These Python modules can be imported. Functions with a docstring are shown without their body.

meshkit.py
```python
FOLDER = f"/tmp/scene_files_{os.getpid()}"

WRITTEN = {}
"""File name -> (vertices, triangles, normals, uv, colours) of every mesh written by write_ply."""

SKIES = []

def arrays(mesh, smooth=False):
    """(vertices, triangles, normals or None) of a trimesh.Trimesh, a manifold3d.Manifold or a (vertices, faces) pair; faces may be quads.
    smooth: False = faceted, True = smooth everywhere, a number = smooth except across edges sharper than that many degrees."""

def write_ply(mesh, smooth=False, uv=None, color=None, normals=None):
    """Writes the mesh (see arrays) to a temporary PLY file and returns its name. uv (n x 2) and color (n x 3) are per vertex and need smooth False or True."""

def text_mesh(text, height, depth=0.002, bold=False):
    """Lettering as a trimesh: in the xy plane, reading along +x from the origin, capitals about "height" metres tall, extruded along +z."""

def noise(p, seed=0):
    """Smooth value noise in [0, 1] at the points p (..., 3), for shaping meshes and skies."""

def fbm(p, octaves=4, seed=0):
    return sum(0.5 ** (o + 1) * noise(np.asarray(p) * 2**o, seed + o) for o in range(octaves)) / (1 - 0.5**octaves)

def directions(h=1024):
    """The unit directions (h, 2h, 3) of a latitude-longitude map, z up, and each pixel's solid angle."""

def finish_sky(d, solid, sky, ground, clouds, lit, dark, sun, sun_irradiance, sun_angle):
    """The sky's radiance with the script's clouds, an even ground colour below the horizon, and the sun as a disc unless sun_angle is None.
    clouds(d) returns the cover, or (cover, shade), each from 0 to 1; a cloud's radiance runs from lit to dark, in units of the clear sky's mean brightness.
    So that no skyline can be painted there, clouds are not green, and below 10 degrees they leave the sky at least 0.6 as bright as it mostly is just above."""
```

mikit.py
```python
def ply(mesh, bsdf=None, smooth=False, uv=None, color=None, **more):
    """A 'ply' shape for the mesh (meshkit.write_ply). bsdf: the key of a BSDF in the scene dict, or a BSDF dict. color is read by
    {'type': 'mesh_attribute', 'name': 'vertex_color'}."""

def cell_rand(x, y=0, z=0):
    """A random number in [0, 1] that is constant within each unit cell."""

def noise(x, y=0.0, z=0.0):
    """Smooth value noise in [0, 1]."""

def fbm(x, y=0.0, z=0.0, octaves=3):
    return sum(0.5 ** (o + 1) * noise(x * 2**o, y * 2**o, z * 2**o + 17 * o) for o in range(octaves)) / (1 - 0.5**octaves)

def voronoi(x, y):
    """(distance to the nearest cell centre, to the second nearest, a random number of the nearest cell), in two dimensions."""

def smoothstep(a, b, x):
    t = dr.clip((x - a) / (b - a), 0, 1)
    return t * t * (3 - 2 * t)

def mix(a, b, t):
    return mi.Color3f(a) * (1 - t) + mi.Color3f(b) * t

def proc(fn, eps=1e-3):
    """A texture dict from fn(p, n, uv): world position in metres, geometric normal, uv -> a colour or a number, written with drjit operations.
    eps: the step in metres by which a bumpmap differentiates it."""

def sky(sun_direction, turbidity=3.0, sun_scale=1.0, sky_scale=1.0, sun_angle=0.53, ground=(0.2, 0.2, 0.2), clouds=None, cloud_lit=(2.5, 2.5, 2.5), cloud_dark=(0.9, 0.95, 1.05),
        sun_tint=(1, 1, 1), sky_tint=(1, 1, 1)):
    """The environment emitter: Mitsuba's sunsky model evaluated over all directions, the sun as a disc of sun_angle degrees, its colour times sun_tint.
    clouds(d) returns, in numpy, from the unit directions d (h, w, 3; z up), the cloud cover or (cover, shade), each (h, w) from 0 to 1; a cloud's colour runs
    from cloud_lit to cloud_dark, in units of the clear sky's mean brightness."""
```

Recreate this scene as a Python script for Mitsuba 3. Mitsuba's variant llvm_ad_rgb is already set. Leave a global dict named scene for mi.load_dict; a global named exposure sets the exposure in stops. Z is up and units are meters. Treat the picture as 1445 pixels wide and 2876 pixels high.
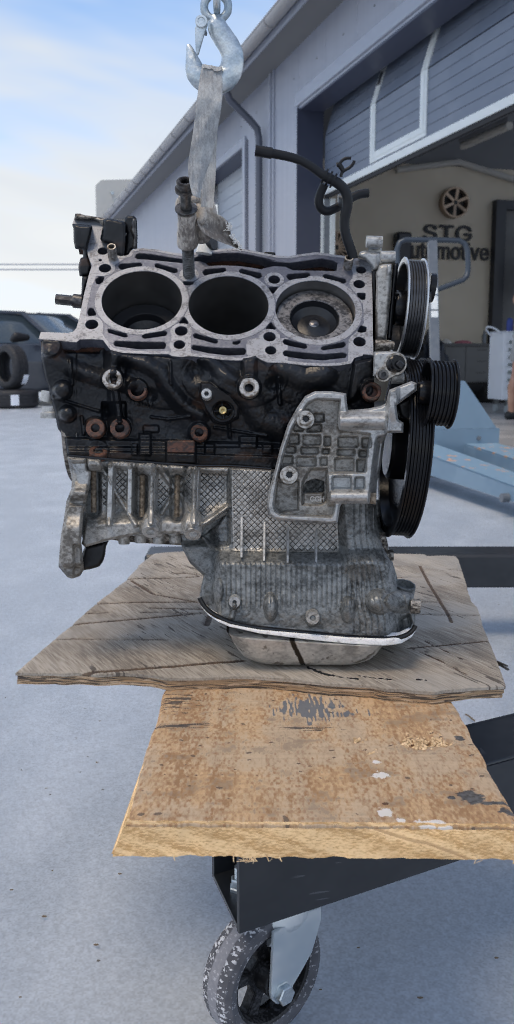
import math, numpy as np, trimesh, mitsuba as mi, mikit, shapely, drjit as dr
import manifold3d as m3
from shapely.geometry import Polygon, LineString, Point, MultiPolygon
from shapely.ops import unary_union
from scipy.spatial import Delaunay
from mikit import noise, fbm, voronoi, smoothstep, mix, cell_rand, proc
import meshkit
T = mi.ScalarTransform4f
rng = np.random.default_rng(7)
scene, labels = {}, {}

# ---------------------------------------------------------------- camera, sky, exposure
EYE = np.array([0.0, 0.0, 0.70])
FOC, CX, CY = 2680.0, 722.5, 1438.0            # focal length and centre, in pixels of the 1445 x 2876 photograph
PITCH = math.atan((1438.0 - 1003.0) / FOC)
FWD = np.array([0, math.cos(PITCH), -math.sin(PITCH)]); UPV = np.array([0, math.sin(PITCH), math.cos(PITCH)]); RGT = np.array([1.0, 0, 0])
scene['camera'] = {'type': 'thinlens', 'fov': math.degrees(2 * math.atan(722.5 / FOC)), 'fov_axis': 'x', 'near_clip': 0.05, 'far_clip': 2000.0,
                   'aperture_radius': 0.0011, 'focus_distance': 0.95,
                   'to_world': T().look_at(origin=EYE.tolist(), target=(EYE + FWD).tolist(), up=[0, 0, 1])}
exposure = 2.45

def clouds(d):
    x, y, z = d[..., 0], d[..., 1], np.maximum(d[..., 2], 0.0)
    q = np.stack([x / (z + .22) * 1.1 + y * .3, y / (z + .22) * 2.2 - x * .9, z * 4], -1)
    n = meshkit.fbm(q * 1.5, 5, 3)
    m = meshkit.fbm(np.stack([x * 3, y * 3, z * 14 + x * 3.5], -1), 4, 9)
    haze = np.clip(1.02 - z / 0.27, 0, 1) ** 1.0
    streak = np.clip((n - .42) * 2.6, 0, 1) * .8 + np.clip((m - .47) * 5.5, 0, 1) * .8
    return np.clip(0.06 + haze * .98 + streak * .70, 0, 1), np.clip(.34 - haze * .42 + (m - .5) * 1.1, 0, .7)

scene['sky'] = mikit.sky([-0.30, -0.35, 1.0], turbidity=3.0, sun_scale=0.2, sun_angle=24, sky_scale=1.0, clouds=clouds,
                         cloud_lit=(1.62, 1.66, 1.66), cloud_dark=(1.05, 1.18, 1.38), sun_tint=(1, .96, .9), sky_tint=(1.06, .97, .92), ground=(.3, .32, .34))

# ---------------------------------------------------------------- geometry helpers
def ray(p):
    p = np.atleast_2d(np.asarray(p, float))
    return FWD + ((p[:, 0] - CX) / FOC)[:, None] * RGT - ((p[:, 1] - CY) / FOC)[:, None] * UPV
def at_y(p, y):
    r = ray(p); return EYE + r * (np.asarray(y) / r[:, 1])[:, None]
def at_z(p, z):
    r = ray(p); return EYE + r * ((np.asarray(z) - EYE[2]) / r[:, 2])[:, None]
def crop(x0, y0, s):
    return lambda pts: np.atleast_2d(np.asarray(pts, float)) / s + [x0, y0]
cA, cAA, cB, cC = crop(100, 580, 1.8486), crop(100, 580, 4.044), crop(700, 380, 1.8486), crop(100, 900, 1.8486)
cD, cE, cM, cP = crop(700, 960, 2.1567), crop(500, 1400, 1.7253), crop(420, 680, 3.594), crop(980, 640, 4.977)
cF, cG, cH, cS = crop(120, 1240, 3.594), crop(440, 1260, 4.044), crop(480, 0, 5.392), crop(400, 0, 2.588)
cK, cI, cO, cW = crop(470, 470, 5.176), crop(1020, 960, 4.621), crop(880, 380, 4.313), crop(500, 2380, 2.588)

class Frame:                                   # a plane with its own two axes and a normal
    def __init__(s, o, ex, ey):
        s.o, s.ex, s.ey = (np.asarray(v, float) for v in (o, ex, ey))
        s.ex /= np.linalg.norm(s.ex); s.ey = s.ey - s.ex * (s.ey @ s.ex); s.ey /= np.linalg.norm(s.ey); s.n = np.cross(s.ex, s.ey)
    def hit(s, p):                             # where the sight lines through these photograph points meet the plane, in plane coordinates
        r = ray(p); w = EYE + r * (((s.o - EYE) @ s.n) / (r @ s.n))[:, None] - s.o
        return np.stack([w @ s.ex, w @ s.ey], 1)
    def at(s, q, h=0.0):
        q = np.atleast_2d(q); h = np.broadcast_to(np.asarray(h, float), (len(q),))
        return s.o + q[:, :1] * s.ex + q[:, 1:2] * s.ey + h[:, None] * s.n

def solid(poly, frame, h0, h1, bevel=0.0):     # a plane outline as a solid between two heights, its upper edge bevelled
    out = []
    for g in getattr(poly, 'geoms', [poly]):
        if g.is_empty or g.area < 1e-9: continue
        steps = [(g, h0, h1 - bevel)]
        if bevel:
            steps += [(g.buffer(-bevel * .35), h1 - bevel * 1.02, h1 - bevel * .4), (g.buffer(-bevel * .9), h1 - bevel * .42, h1)]
        for q, a, b in steps:
            for gg in getattr(q, 'geoms', [q]):
                if gg.is_empty or gg.area < 1e-9: continue
                m = trimesh.creation.extrude_polygon(gg, b - a, engine='earcut')
                v = np.asarray(m.vertices); out.append(trimesh.Trimesh(frame.at(v[:, :2], v[:, 2] + a), m.faces, process=False))
    return trimesh.util.concatenate(out)

def resample(xy, step):
    xy = np.asarray(xy, float); d = np.linalg.norm(np.diff(xy, axis=0), axis=1); s = np.r_[0, np.cumsum(d)]
    keep = np.r_[True, d > 1e-12]; xy, s = xy[keep], s[keep]
    n = max(int(round(s[-1] / step)), 6); t = np.linspace(0, s[-1], n + 1)[:-1]
    return np.stack([np.interp(t, s, xy[:, k]) for k in (0, 1)], 1)

def relief(poly, mapf, hf, step, back):        # a modelled surface over an outline (holes allowed), closed to a solid behind
    poly = poly.buffer(0); out = []
    for g in getattr(poly, 'geoms', [poly]):
        rings = [resample(r.coords, step) for r in (g.exterior, *g.interiors)]
        x0, y0, x1, y1 = g.bounds
        gx, gy = np.meshgrid(np.arange(x0, x1, step), np.arange(y0, y1, step)); gx = gx + (np.arange(len(gx)) % 2)[:, None] * step * .5
        pts = np.stack([gx.ravel(), gy.ravel()], 1)
        pts = pts[shapely.contains_xy(g.buffer(-step * .6), pts[:, 0], pts[:, 1])]
        allp = np.vstack(rings + [pts]); tri = Delaunay(allp).simplices
        c = allp[tri].mean(1); tri = tri[shapely.contains_xy(g, c[:, 0], c[:, 1])]
        a, b, cc = (allp[tri[:, k]] for k in range(3))
        area = (b[:, 0] - a[:, 0]) * (cc[:, 1] - a[:, 1]) - (b[:, 1] - a[:, 1]) * (cc[:, 0] - a[:, 0])
        tri = tri[np.abs(area) > 1e-12 * 0 + step * step * 1e-4]; area = area[np.abs(area) > step * step * 1e-4]
        tri[area < 0] = tri[area < 0][:, ::-1]
        top, bot = mapf(allp, hf(allp)), mapf(allp, back(allp) if callable(back) else np.full(len(allp), float(back)))
        n = np.cross(top[tri[:, 1]] - top[tri[:, 0]], top[tri[:, 2]] - top[tri[:, 0]]).sum(0)
        if n @ (top.mean(0) - bot.mean(0)) < 0: tri = tri[:, ::-1]
        faces, k, N = [tri, tri[:, ::-1] + len(allp)], 0, len(allp)
        for r in rings:
            i = np.arange(len(r)) + k; j = np.roll(i, -1); k += len(r)
            faces += [np.stack([i, i + N, j + N], 1), np.stack([i, j + N, j], 1)]
        m = trimesh.Trimesh(np.vstack([top, bot]), np.vstack(faces), process=False); m.fix_normals(); out.append(m)
    return trimesh.util.concatenate(out)

def ss(a, b, x):
    t = np.clip((x - a) / (b - a), 0, 1); return t * t * (3 - 2 * t)
def pts_of(P): return shapely.points(P[:, 0], P[:, 1])
def near(P, line):                             # distance of points to a polyline or polygon outline
    return shapely.distance(pts_of(P), LineString(line))
def inside(P, poly, soft):                     # 1 inside, 0 outside, over a soft edge
    d = shapely.distance(pts_of(P), poly.exterior) * np.where(shapely.contains_xy(poly, P[:, 0], P[:, 1]), 1, -1)
    return ss(-soft, soft, d)
def disc(P, c, r, soft): return ss(r + soft, r - soft, np.hypot(P[:, 0] - c[0], P[:, 1] - c[1]))
def dome(P, c, rx, ry=None):
    q = 1 - ((P[:, 0] - c[0]) / rx) ** 2 - ((P[:, 1] - c[1]) / (ry or rx)) ** 2; return np.sqrt(np.clip(q, 0, 1))
def rect(x0, y0, x1, y1, r=0.0):
    b = shapely.box(x0 + r, y0 + r, x1 - r, y1 - r); return b.buffer(r, quad_segs=4) if r else b
def lumps(P, f, a, seed=0): return (meshkit.fbm(np.c_[P * f, np.full(len(P), seed * 3.7)], 4, seed) - .5) * 2 * a

def basis(d):
    d = np.asarray(d, float) / np.linalg.norm(d); x = np.cross(d, [0, 0, 1] if abs(d[2]) < .9 else [1, 0, 0]); x /= np.linalg.norm(x)
    return x, np.cross(d, x), d
def lathe(profile, o, d, n=48, caps=True):                # (radius, height) rings turned about an axis
    x, y, z = basis(d); a = np.arange(n) * 2 * np.pi / n; pr = np.asarray(profile, float)
    v = [np.asarray(o) + r * (np.cos(a)[:, None] * x + np.sin(a)[:, None] * y) + h * z for r, h in pr]
    f = []
    for k in range(len(pr) - 1):
        i = np.arange(n) + k * n; j = np.roll(np.arange(n), -1) + k * n
        f += [np.stack([i, j, j + n], 1), np.stack([i, j + n, i + n], 1)]
    v = np.vstack(v)
    for k, flip in ((0, True), (len(pr) - 1, False)):
        if caps and pr[k, 0] > 1e-9 and not np.allclose(pr[0], pr[-1]):
            c = len(v); v = np.vstack([v, np.asarray(o) + pr[k, 1] * z]); i = np.arange(n) + k * n; j = np.roll(i, -1)
            f.append(np.stack([j, i, np.full(n, c)], 1) if flip else np.stack([i, j, np.full(n, c)], 1))
    return trimesh.Trimesh(v, np.vstack(f), process=False)
def tube(path, rad, n=14, smooth=0, caps=True, squash=None):
    p = np.asarray(path, float); rad = np.broadcast_to(np.asarray(rad, float), (len(p),))
    if smooth:
        s = np.r_[0, np.cumsum(np.linalg.norm(np.diff(p, axis=0), axis=1))]; t = np.linspace(0, s[-1], smooth)
        from scipy.interpolate import PchipInterpolator, CubicSpline
        rad = np.interp(t, s, rad); p = PchipInterpolator(s, p)(t) if smooth < 0 else CubicSpline(s, p)(t)
    tg = np.gradient(p, axis=0); tg /= np.linalg.norm(tg, axis=1, keepdims=True)
    x, y, _ = basis(tg[0]); v = []; a = np.arange(n) * 2 * np.pi / n
    for k in range(len(p)):
        x = x - tg[k] * (x @ tg[k]); x /= np.linalg.norm(x); y = np.cross(tg[k], x)
        v.append(p[k] + rad[k] * (np.cos(a)[:, None] * x + np.sin(a)[:, None] * y))
    f = []
    for k in range(len(p) - 1):
        i = np.arange(n) + k * n; j = np.roll(np.arange(n), -1) + k * n
        f += [np.stack([i, j, j + n], 1), np.stack([i, j + n, i + n], 1)]
    v = np.vstack(v)
    if caps:
        for k, flip in ((0, True), (len(p) - 1, False)):
            c = len(v); v = np.vstack([v, p[k]]); i = np.arange(n) + k * n; j = np.roll(i, -1)
            f.append(np.stack([j, i, np.full(n, c)], 1) if flip else np.stack([i, j, np.full(n, c)], 1))
    return trimesh.Trimesh(v, np.vstack(f), process=False)
def loft(rings, closed=True, caps=True):       # (k, n, 3) rings joined
    r = np.asarray(rings, float); k, n, _ = r.shape; v = r.reshape(-1, 3); f = []
    m = n if closed else n - 1
    for a in range(k - 1):
        i = np.arange(m) + a * n; j = (np.arange(m) + 1) % n + a * n
        f += [np.stack([i, j, j + n], 1), np.stack([i, j + n, i + n], 1)]
    if caps and closed:
        for a, flip in ((0, True), (k - 1, False)):
            c = len(v); v = np.vstack([v, r[a].mean(0)]); i = np.arange(n) + a * n; j = np.roll(i, -1)
            f.append(np.stack([j, i, np.full(n, c)], 1) if flip else np.stack([i, j, np.full(n, c)], 1))
    return trimesh.Trimesh(v, np.vstack(f), process=False)
def obox(o, ax, size, bevel=0.0):              # box centred at o, along three axes, edges bevelled
    s = np.asarray(size, float) / 2
    if bevel:
        c = [[sx * (s[0] - (k != 0) * 0 - bevel * (k != 0)), sy * (s[1] - bevel * (k != 1)), sz * (s[2] - bevel * (k != 2))]
             for k in range(3) for sx in (-1, 1) for sy in (-1, 1) for sz in (-1, 1)]
        m = trimesh.Trimesh(*[np.asarray(q) for q in (lambda h: (h.vertices, h.faces))(trimesh.convex.convex_hull(np.array(c)))], process=False)
    else: m = trimesh.creation.box(2 * s)
    return trimesh.Trimesh(np.asarray(o) + np.asarray(m.vertices) @ np.asarray(ax, float), m.faces, process=False)
def hexa(c8):                                  # eight corners: four below in order, four above in order
    f = [[0, 2, 1], [0, 3, 2], [4, 5, 6], [4, 6, 7], [0, 1, 5], [0, 5, 4], [1, 2, 6], [1, 6, 5], [2, 3, 7], [2, 7, 6], [3, 0, 4], [3, 4, 7]]
    m = trimesh.Trimesh(np.asarray(c8, float), f, process=False); m.fix_normals(); return m
AX = np.eye(3)
def cat(*m): return trimesh.util.concatenate([q for q in m if q is not None])
def hull(*spheres):
    return m3.Manifold.batch_hull([m3.Manifold.sphere(r, 20).translate([float(v) for v in c]) for c, r in spheres])
def blob(man, edge, it=10):
    man = man.refine_to_length(edge); m = man.to_mesh(); t = trimesh.Trimesh(m.vert_properties[:, :3], m.tri_verts, process=True)
    return trimesh.smoothing.filter_taubin(t, iterations=it)

# ---------------------------------------------------------------- entries of the scene
def fresh(key):
    used = lambda k: k in scene or k in labels or any(q.startswith(k + '__') for q in scene)
    if not used(key): return key
    n = 1
    while used(f'{key}_{n:03d}'): n += 1
    return f'{key}_{n:03d}'
def thing(name, label, category, group=None):
    k = fresh(name); labels[k] = {'label': label, 'category': category}
    if group: labels[k]['group'] = group
    return k
def add(name, mesh, mat, parent=None, smooth=35, label=None, stuff=False, **more):
    k = fresh(f'{parent}__{name}' if parent else name)
    if parent is None and name in labels and name not in scene: k = name
    scene[k] = mikit.ply(mesh, mat, smooth, **more)
    if label: labels[k] = {'label': label}
    if stuff: labels[k] = {**labels.get(k, {}), 'kind': 'stuff'}
    return k
def one(name, mesh, mat, label, category, group=None, smooth=35):     # a thing that is one mesh
    k = fresh(name); scene[k] = mikit.ply(mesh, mat, smooth); labels[k] = {'label': label, 'category': category}
    if group: labels[k]['group'] = group
    return k
def ground_piece(name, mesh, mat, parent=None, smooth=False):
    k = fresh(f'{parent}__{name}' if parent else name); scene[k] = mikit.ply(mesh, mat, smooth)
    if not parent: labels[k] = {'kind': 'structure'}
    return k

# ---------------------------------------------------------------- materials
def mat(name, color, rough=.5, metal=0.0, bump=None, spec=.5, **more):
    b = {'type': 'principled', 'base_color': proc(color) if callable(color) else {'type': 'rgb', 'value': list(color)},
         'roughness': proc(rough) if callable(rough) else float(rough), 'metallic': float(metal), 'specular': float(spec), **more}
    if bump: b = {'type': 'bumpmap', 'arbitrary': proc(bump[0], bump[1]), 'scale': 1.0, 'bsdf': b}
    scene[name] = {'type': 'twosided', 'bsdf': b}
def C(*c): return mi.Color3f(*c)
def two(a, b, f, lo=.4, hi=.6, oct=3, fine=0.0, ff=1500):
    def fn(p, n, uv):
        c = mix(a, b, smoothstep(lo, hi, fbm(p.x * f, p.y * f, p.z * f, oct)))
        return c * (1 + fine * (noise(p.x * ff, p.y * ff, p.z * ff) - .5)) if fine else c
    return fn
def casting(clean, dirt, f, fine=.5, lo=.38, hi=.62):
    def fn(p, n, uv):
        a = fbm(p.x * f, p.y * f, p.z * f, 3); b = noise(p.x * 900, p.y * 900, p.z * 900); c = fbm(p.x * 380, p.y * 380, p.z * 380, 3)
        t = smoothstep(lo, hi, a * .42 + c * .58)
        return mix(dirt, clean, t) * (1 + fine * (b - .5)) * (.85 + .3 * a)
    return fn
mat('cast_black', lambda p, n, uv: mix((.004, .005, .007), (.013, .0145, .018), smoothstep(.4, .75, fbm(p.x * 60, p.y * 60, p.z * 60, 4))) + mix((0, 0, 0), (.030, .014, .006), smoothstep(.60, .74, fbm(p.x * 35 + 9, p.y * 35, p.z * 55, 4))),
    rough=lambda p, n, uv: .26 + .26 * fbm(p.x * 110, p.y * 110, p.z * 110, 3), spec=.45)
mat('deck_dark', lambda p, n, uv: mix((.085, .095, .13), (.21, .225, .27), fbm(p.x * 70, p.y * 70, p.z * 70, 4) * fbm(p.x * 420, p.y * 420, p.z * 420, 2) * 1.6), rough=.42, metal=.75)
mat('deck_bright', lambda p, n, uv: mix((.15, .153, .168), (.32, .335, .37), smoothstep(.28, .54, fbm(p.x * 130, p.y * 130, p.z * 130, 4) * .55 + .45 * fbm(p.x * 600, p.y * 600, p.z * 600, 2))), rough=.5, metal=.5)
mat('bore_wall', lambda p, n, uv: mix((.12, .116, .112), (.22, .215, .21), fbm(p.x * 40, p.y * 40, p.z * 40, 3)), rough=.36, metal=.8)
mat('piston_crown', casting((.26, .25, .25), (.07, .07, .075), 60, .3), rough=.30, metal=.8)
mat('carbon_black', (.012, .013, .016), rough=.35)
mat('rust_dark', casting((.075, .030, .017), (.018, .012, .011), 90, .5), rough=.75)
mat('rust_ring', casting((.105, .046, .030), (.035, .024, .021), 110, .4), rough=.6, metal=.1)
mat('steel_worn', casting((.50, .47, .43), (.17, .14, .11), 160, .3, .3, .6), rough=.38, metal=.85)
mat('alu_cast', casting((.45, .442, .42), (.20, .195, .18), 75, .4, .28, .60), rough=.46, metal=.55)
mat('alu_bright', casting((.46, .465, .46), (.22, .22, .215), 85, .3, .26, .54), rough=.42, metal=.6)
mat('alu_pan', casting((.225, .235, .235), (.095, .10, .10), 95, .4, .32, .62), rough=.44, metal=.5)
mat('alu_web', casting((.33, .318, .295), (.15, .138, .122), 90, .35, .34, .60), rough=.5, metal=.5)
mat('alu_dirty', casting((.36, .33, .29), (.06, .052, .045), 90, .5, .40, .62), rough=.5, metal=.4)
mat('groove_dark', (.035, .034, .032), rough=.7)
mat('oil_black', (.006, .006, .007), rough=.14)
mat('bead_white', casting((.85, .85, .84), (.45, .44, .42), 160, .25, .2, .45), rough=.5, metal=.1)
def pan_col(p, n, uv):
    b = mix((.34, .335, .32), (.60, .59, .56), smoothstep(.3, .6, fbm(p.x * 75, p.y * 75, p.z * 75, 5))) * (.72 + .5 * fbm(p.x * 420, p.y * 420, p.z * 420, 2))
    b = mix(b, (.13, .115, .095), .8 * smoothstep(.60, .70, fbm(p.x * 120 + 7, p.y * 120, p.z * 90, 4)))
    w = .0022 * (fbm(p.z * 160, p.x * 40, 3.0, 3) - .5) * 2
    d1 = dr.abs(p.x - (.043 - (p.z - .40) * .42) + w)                     # oil runs down from the joint
    d2 = dr.abs(p.x - (-.026 - (p.z - .40) * .30) + w)
    oil = dr.maximum(smoothstep(.0035, .0018, d1), smoothstep(.006, .004, d2))
    oil = dr.maximum(oil, smoothstep(.58, .66, fbm(p.x * 150, p.y * 150, p.z * 150, 3)) * smoothstep(.120, .140, p.x))
    return mix(b, (.022, .017, .012), oil)
mat('alu_sump', pan_col, rough=.40, metal=.45)
mat('pulley_black', lambda p, n, uv: mix((.004, .005, .007), (.010, .010, .012), fbm(p.x * 80, p.y * 80, p.z * 80, 3)), rough=.2, spec=.32)
mat('pulley_steel', lambda p, n, uv: mix((.055, .057, .062), (.14, .14, .145), fbm(p.x * 25, p.y * 140, p.z * 140, 3)), rough=.32, metal=.7)
mat('rim_bright', (.72, .73, .74), rough=.28, metal=.9)
mat('rubber_hose', lambda p, n, uv: mix((.006, .007, .009), (.015, .016, .019), fbm(p.x * 90, p.y * 90, p.z * 90, 3)), rough=.42, spec=.3)
mat('brass', (.55, .43, .20), rough=.35, metal=.9)
mat('bolt_dark', casting((.13, .125, .12), (.055, .053, .055), 150, .3), rough=.36, metal=.7)
mat('thread_steel', casting((.15, .147, .145), (.09, .088, .086), 220, .2), rough=.34, metal=.8)
mat('stud_rust', casting((.27, .22, .165), (.12, .095, .07), 220, .3), rough=.5, metal=.4)
mat('zinc', lambda p, n, uv: mix((.34, .41, .46), (.66, .70, .71), smoothstep(.3, .66, fbm(p.x * 55, p.y * 55, p.z * 55, 4))) * (.86 + .28 * noise(p.x * 800, p.y * 800, p.z * 800)), rough=.36, metal=.9)
mat('zinc_dark', (.16, .17, .18), rough=.4, metal=.9)
def cloth(a, b):
    def fn(p, n, uv):
        w = noise(p.x * 1500, p.y * 1500, p.z * 700)
        return mix(a, b, smoothstep(.35, .66, fbm(p.x * 45, p.y * 45, p.z * 45, 4) * .7 + .3 * noise(p.x * 700, p.y * 700, p.z * 90))) * (.80 + .40 * w)
    return fn
mat('webbing', cloth((.40, .41, .41), (.27, .275, .28)), rough=.85, sheen=.3)
mat('webbing_dirty', cloth((.50, .46, .41), (.17, .15, .135)), rough=.9, sheen=.3)
mat('fray', (.72, .70, .66), rough=.9)
mat('white_plastic', (.74, .74, .70), rough=.45)
# ---- wood
def ply_col(p, n, uv):
    g = fbm(p.x * 26 + p.y * 14, p.y * 9 - p.x * 5, p.z * 40, 4); f = noise((p.x * .88 + p.y * .47) * 900 , (p.y * .88 - p.x * .47) * 60, p.z * 500)
    k = fbm(p.x * 9, p.y * 9, 2.0, 4)
    c = mix((.165, .138, .110), (.375, .333, .278), smoothstep(.28, .72, g * .65 + f * .35)); c = mix(c, (.31, .292, .265), smoothstep(.4, .62, k) * .6)
    crack = smoothstep(.80, .86, noise((p.x * .88 + p.y * .47) * 420, (p.y * .88 - p.x * .47) * 42, 5.0)) * smoothstep(.45, .6, fbm(p.x * 14, p.y * 14, 8.0, 2))
    c = mix(c, (.10, .085, .07), crack)
    a, b, r = voronoi(p.x * 58, p.y * 40)
    spot = smoothstep(.16, .11, a + .25 * (r - .2)) * smoothstep(.72, .76, r) * smoothstep(.52, .50, smoothstep(-.16, .04, p.x) * .6)
    return mix(c, (.05, .046, .042), spot * .9)
mat('plywood_face', ply_col, rough=.82)
mat('plywood_edge', lambda p, n, uv: mix(mix((.36, .24, .14), (.085, .066, .052), smoothstep(.44, .58, fbm(p.x * 40, p.y * 40, p.z * 900, 3))), (.46, .34, .23), smoothstep(.56, .68, fbm(p.x * 90 + 4, p.y * 30, p.z * 500, 3))), rough=.85)
mat('plywood_cut', lambda p, n, uv: mix((.19, .125, .08), (.065, .048, .036), fbm(p.x * 120, p.y * 120, 1.0, 3)), rough=.9)
def plank_col(p, n, uv):
    x, y = p.x, p.y
    ring = fbm(x * 42, y * 3.2, 0.0, 4); saw = noise(x * 8, y * 330, 1.0); fine = noise(x * 420, y * 160, 2.0); k = fbm(x * 16 + 3, y * 16, 4.0, 4)
    c = mix((.40, .255, .125), (.58, .415, .245), smoothstep(.25, .75, ring * .6 + fine * .4))
    c = mix(c, (.50, .44, .35), smoothstep(.44, .68, k) * .75); c = c * (.90 + .14 * saw)
    dirt = smoothstep(.60, .74, fbm(x * 24 + 11, y * 55 + 2, 7.0, 4))
    c = mix(c, (.20, .165, .13), dirt * .7)
    a, b, r = voronoi(x * 62, y * 45)
    c = mix(c, (.13, .095, .07), smoothstep(.13, .09, a) * smoothstep(.70, .74, r) * .9)
    def patch(cx, cy, rx, ry, n0): return smoothstep(1.0, .72, dr.sqrt(dr.square((x - cx) / rx) + dr.square((y - cy) / ry)) + n0)
    rag = (noise(x * 650, y * 90, 3.0) - .35) * 1.5; rg = (fbm(x * 300, y * 300, 3.0, 3) - .5) * 1.3
    blue = dr.maximum(patch(.045, .895, .034, .030, rag), patch(.075, .893, .030, .012, rag + .3))
    blk = dr.maximum(dr.maximum(patch(-.075, .872, .045, .010, rag + .2), patch(-.09, .925, .03, .02, rag + .35)), patch(.045, .860, .05, .006, rag + .3))
    blob = dr.maximum(dr.maximum(patch(.205, .735, .014, .014, rg * .5), patch(.189, .735, .0045, .0045, rg * .3)), dr.maximum(patch(.228, .724, .014, .004, rg * .6), patch(.214, .835, .006, .009, rg * .5)))
    white = dr.maximum(dr.maximum(patch(.107, .712, .007, .008, rg), patch(.163, .692, .013, .006, rg)), dr.maximum(patch(.150, .696, .012, .005, rg), patch(.105, .780, .006, .006, rg * 1.2)))
    c = mix(c, (.115, .130, .150), blue * .9); c = mix(c, (.045, .042, .042), dr.maximum(blk * .85, blob * .95))
    knot = patch(.1075, .728, .0032, .0028, rg * .2)
    c = mix(c, (.10, .055, .03), knot)
    return mix(c, (.74, .71, .67), white)
mat('plank_face', plank_col, rough=.78)
def end_col(p, n, uv):
    r = noise((p.x * .55 + p.z * 1.9) * 150 + 2 * fbm(p.x * 20, p.z * 20, 1.0, 2), 0.0, 1.0); f = fbm(p.x * 420, p.y * 300, p.z * 1100, 3); k = fbm(p.x * 30, p.y * 30, p.z * 60, 3)
    c = mix((.44, .265, .11), (.74, .53, .29), smoothstep(.25, .7, r * .25 + f * .75)) * (.8 + .4 * k)
    return mix(c, (.30, .16, .07), smoothstep(.86, .95, r) * .6)
mat('plank_end', end_col, rough=.85)
mat('splinter', casting((.72, .54, .33), (.45, .30, .16), 200, .3), rough=.85)
# ---- ground and setting
def concrete(p, n, uv):
    a = fbm(p.x * .7, p.y * .35, 1.0, 4); b = fbm(p.x * 9, p.y * 5, 2.0, 4); c = noise(p.x * 420, p.y * 420, 3.0); d = noise(p.x * 160, p.y * 160, 5.0)
    base = mix((.325, .365, .415), (.405, .447, .500), smoothstep(.3, .7, a * .5 + b * .5)) * (.80 + .26 * c + .14 * d)
    s1, s2, r = voronoi(p.x * 17, p.y * 17)
    return mix(base, (.11, .10, .09), smoothstep(.045, .030, s1) * smoothstep(.90, .93, r))
mat('concrete', concrete, rough=.40)
mat('shop_floor', two((.24, .245, .25), (.33, .33, .33), 2.0), rough=.45)
mat('cladding', lambda p, n, uv: mix((.335, .355, .415), (.375, .395, .455), noise(p.x * 30, p.y * 30, p.z * .6)), rough=.42, spec=.4)
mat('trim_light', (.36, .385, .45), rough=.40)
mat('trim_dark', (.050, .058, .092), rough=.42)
mat('gutter_metal', lambda p, n, uv: mix((.42, .42, .44), (.34, .32, .30), fbm(p.x * 2, p.y * 2, p.z * 9, 3)), rough=.38, metal=.2)
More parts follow.
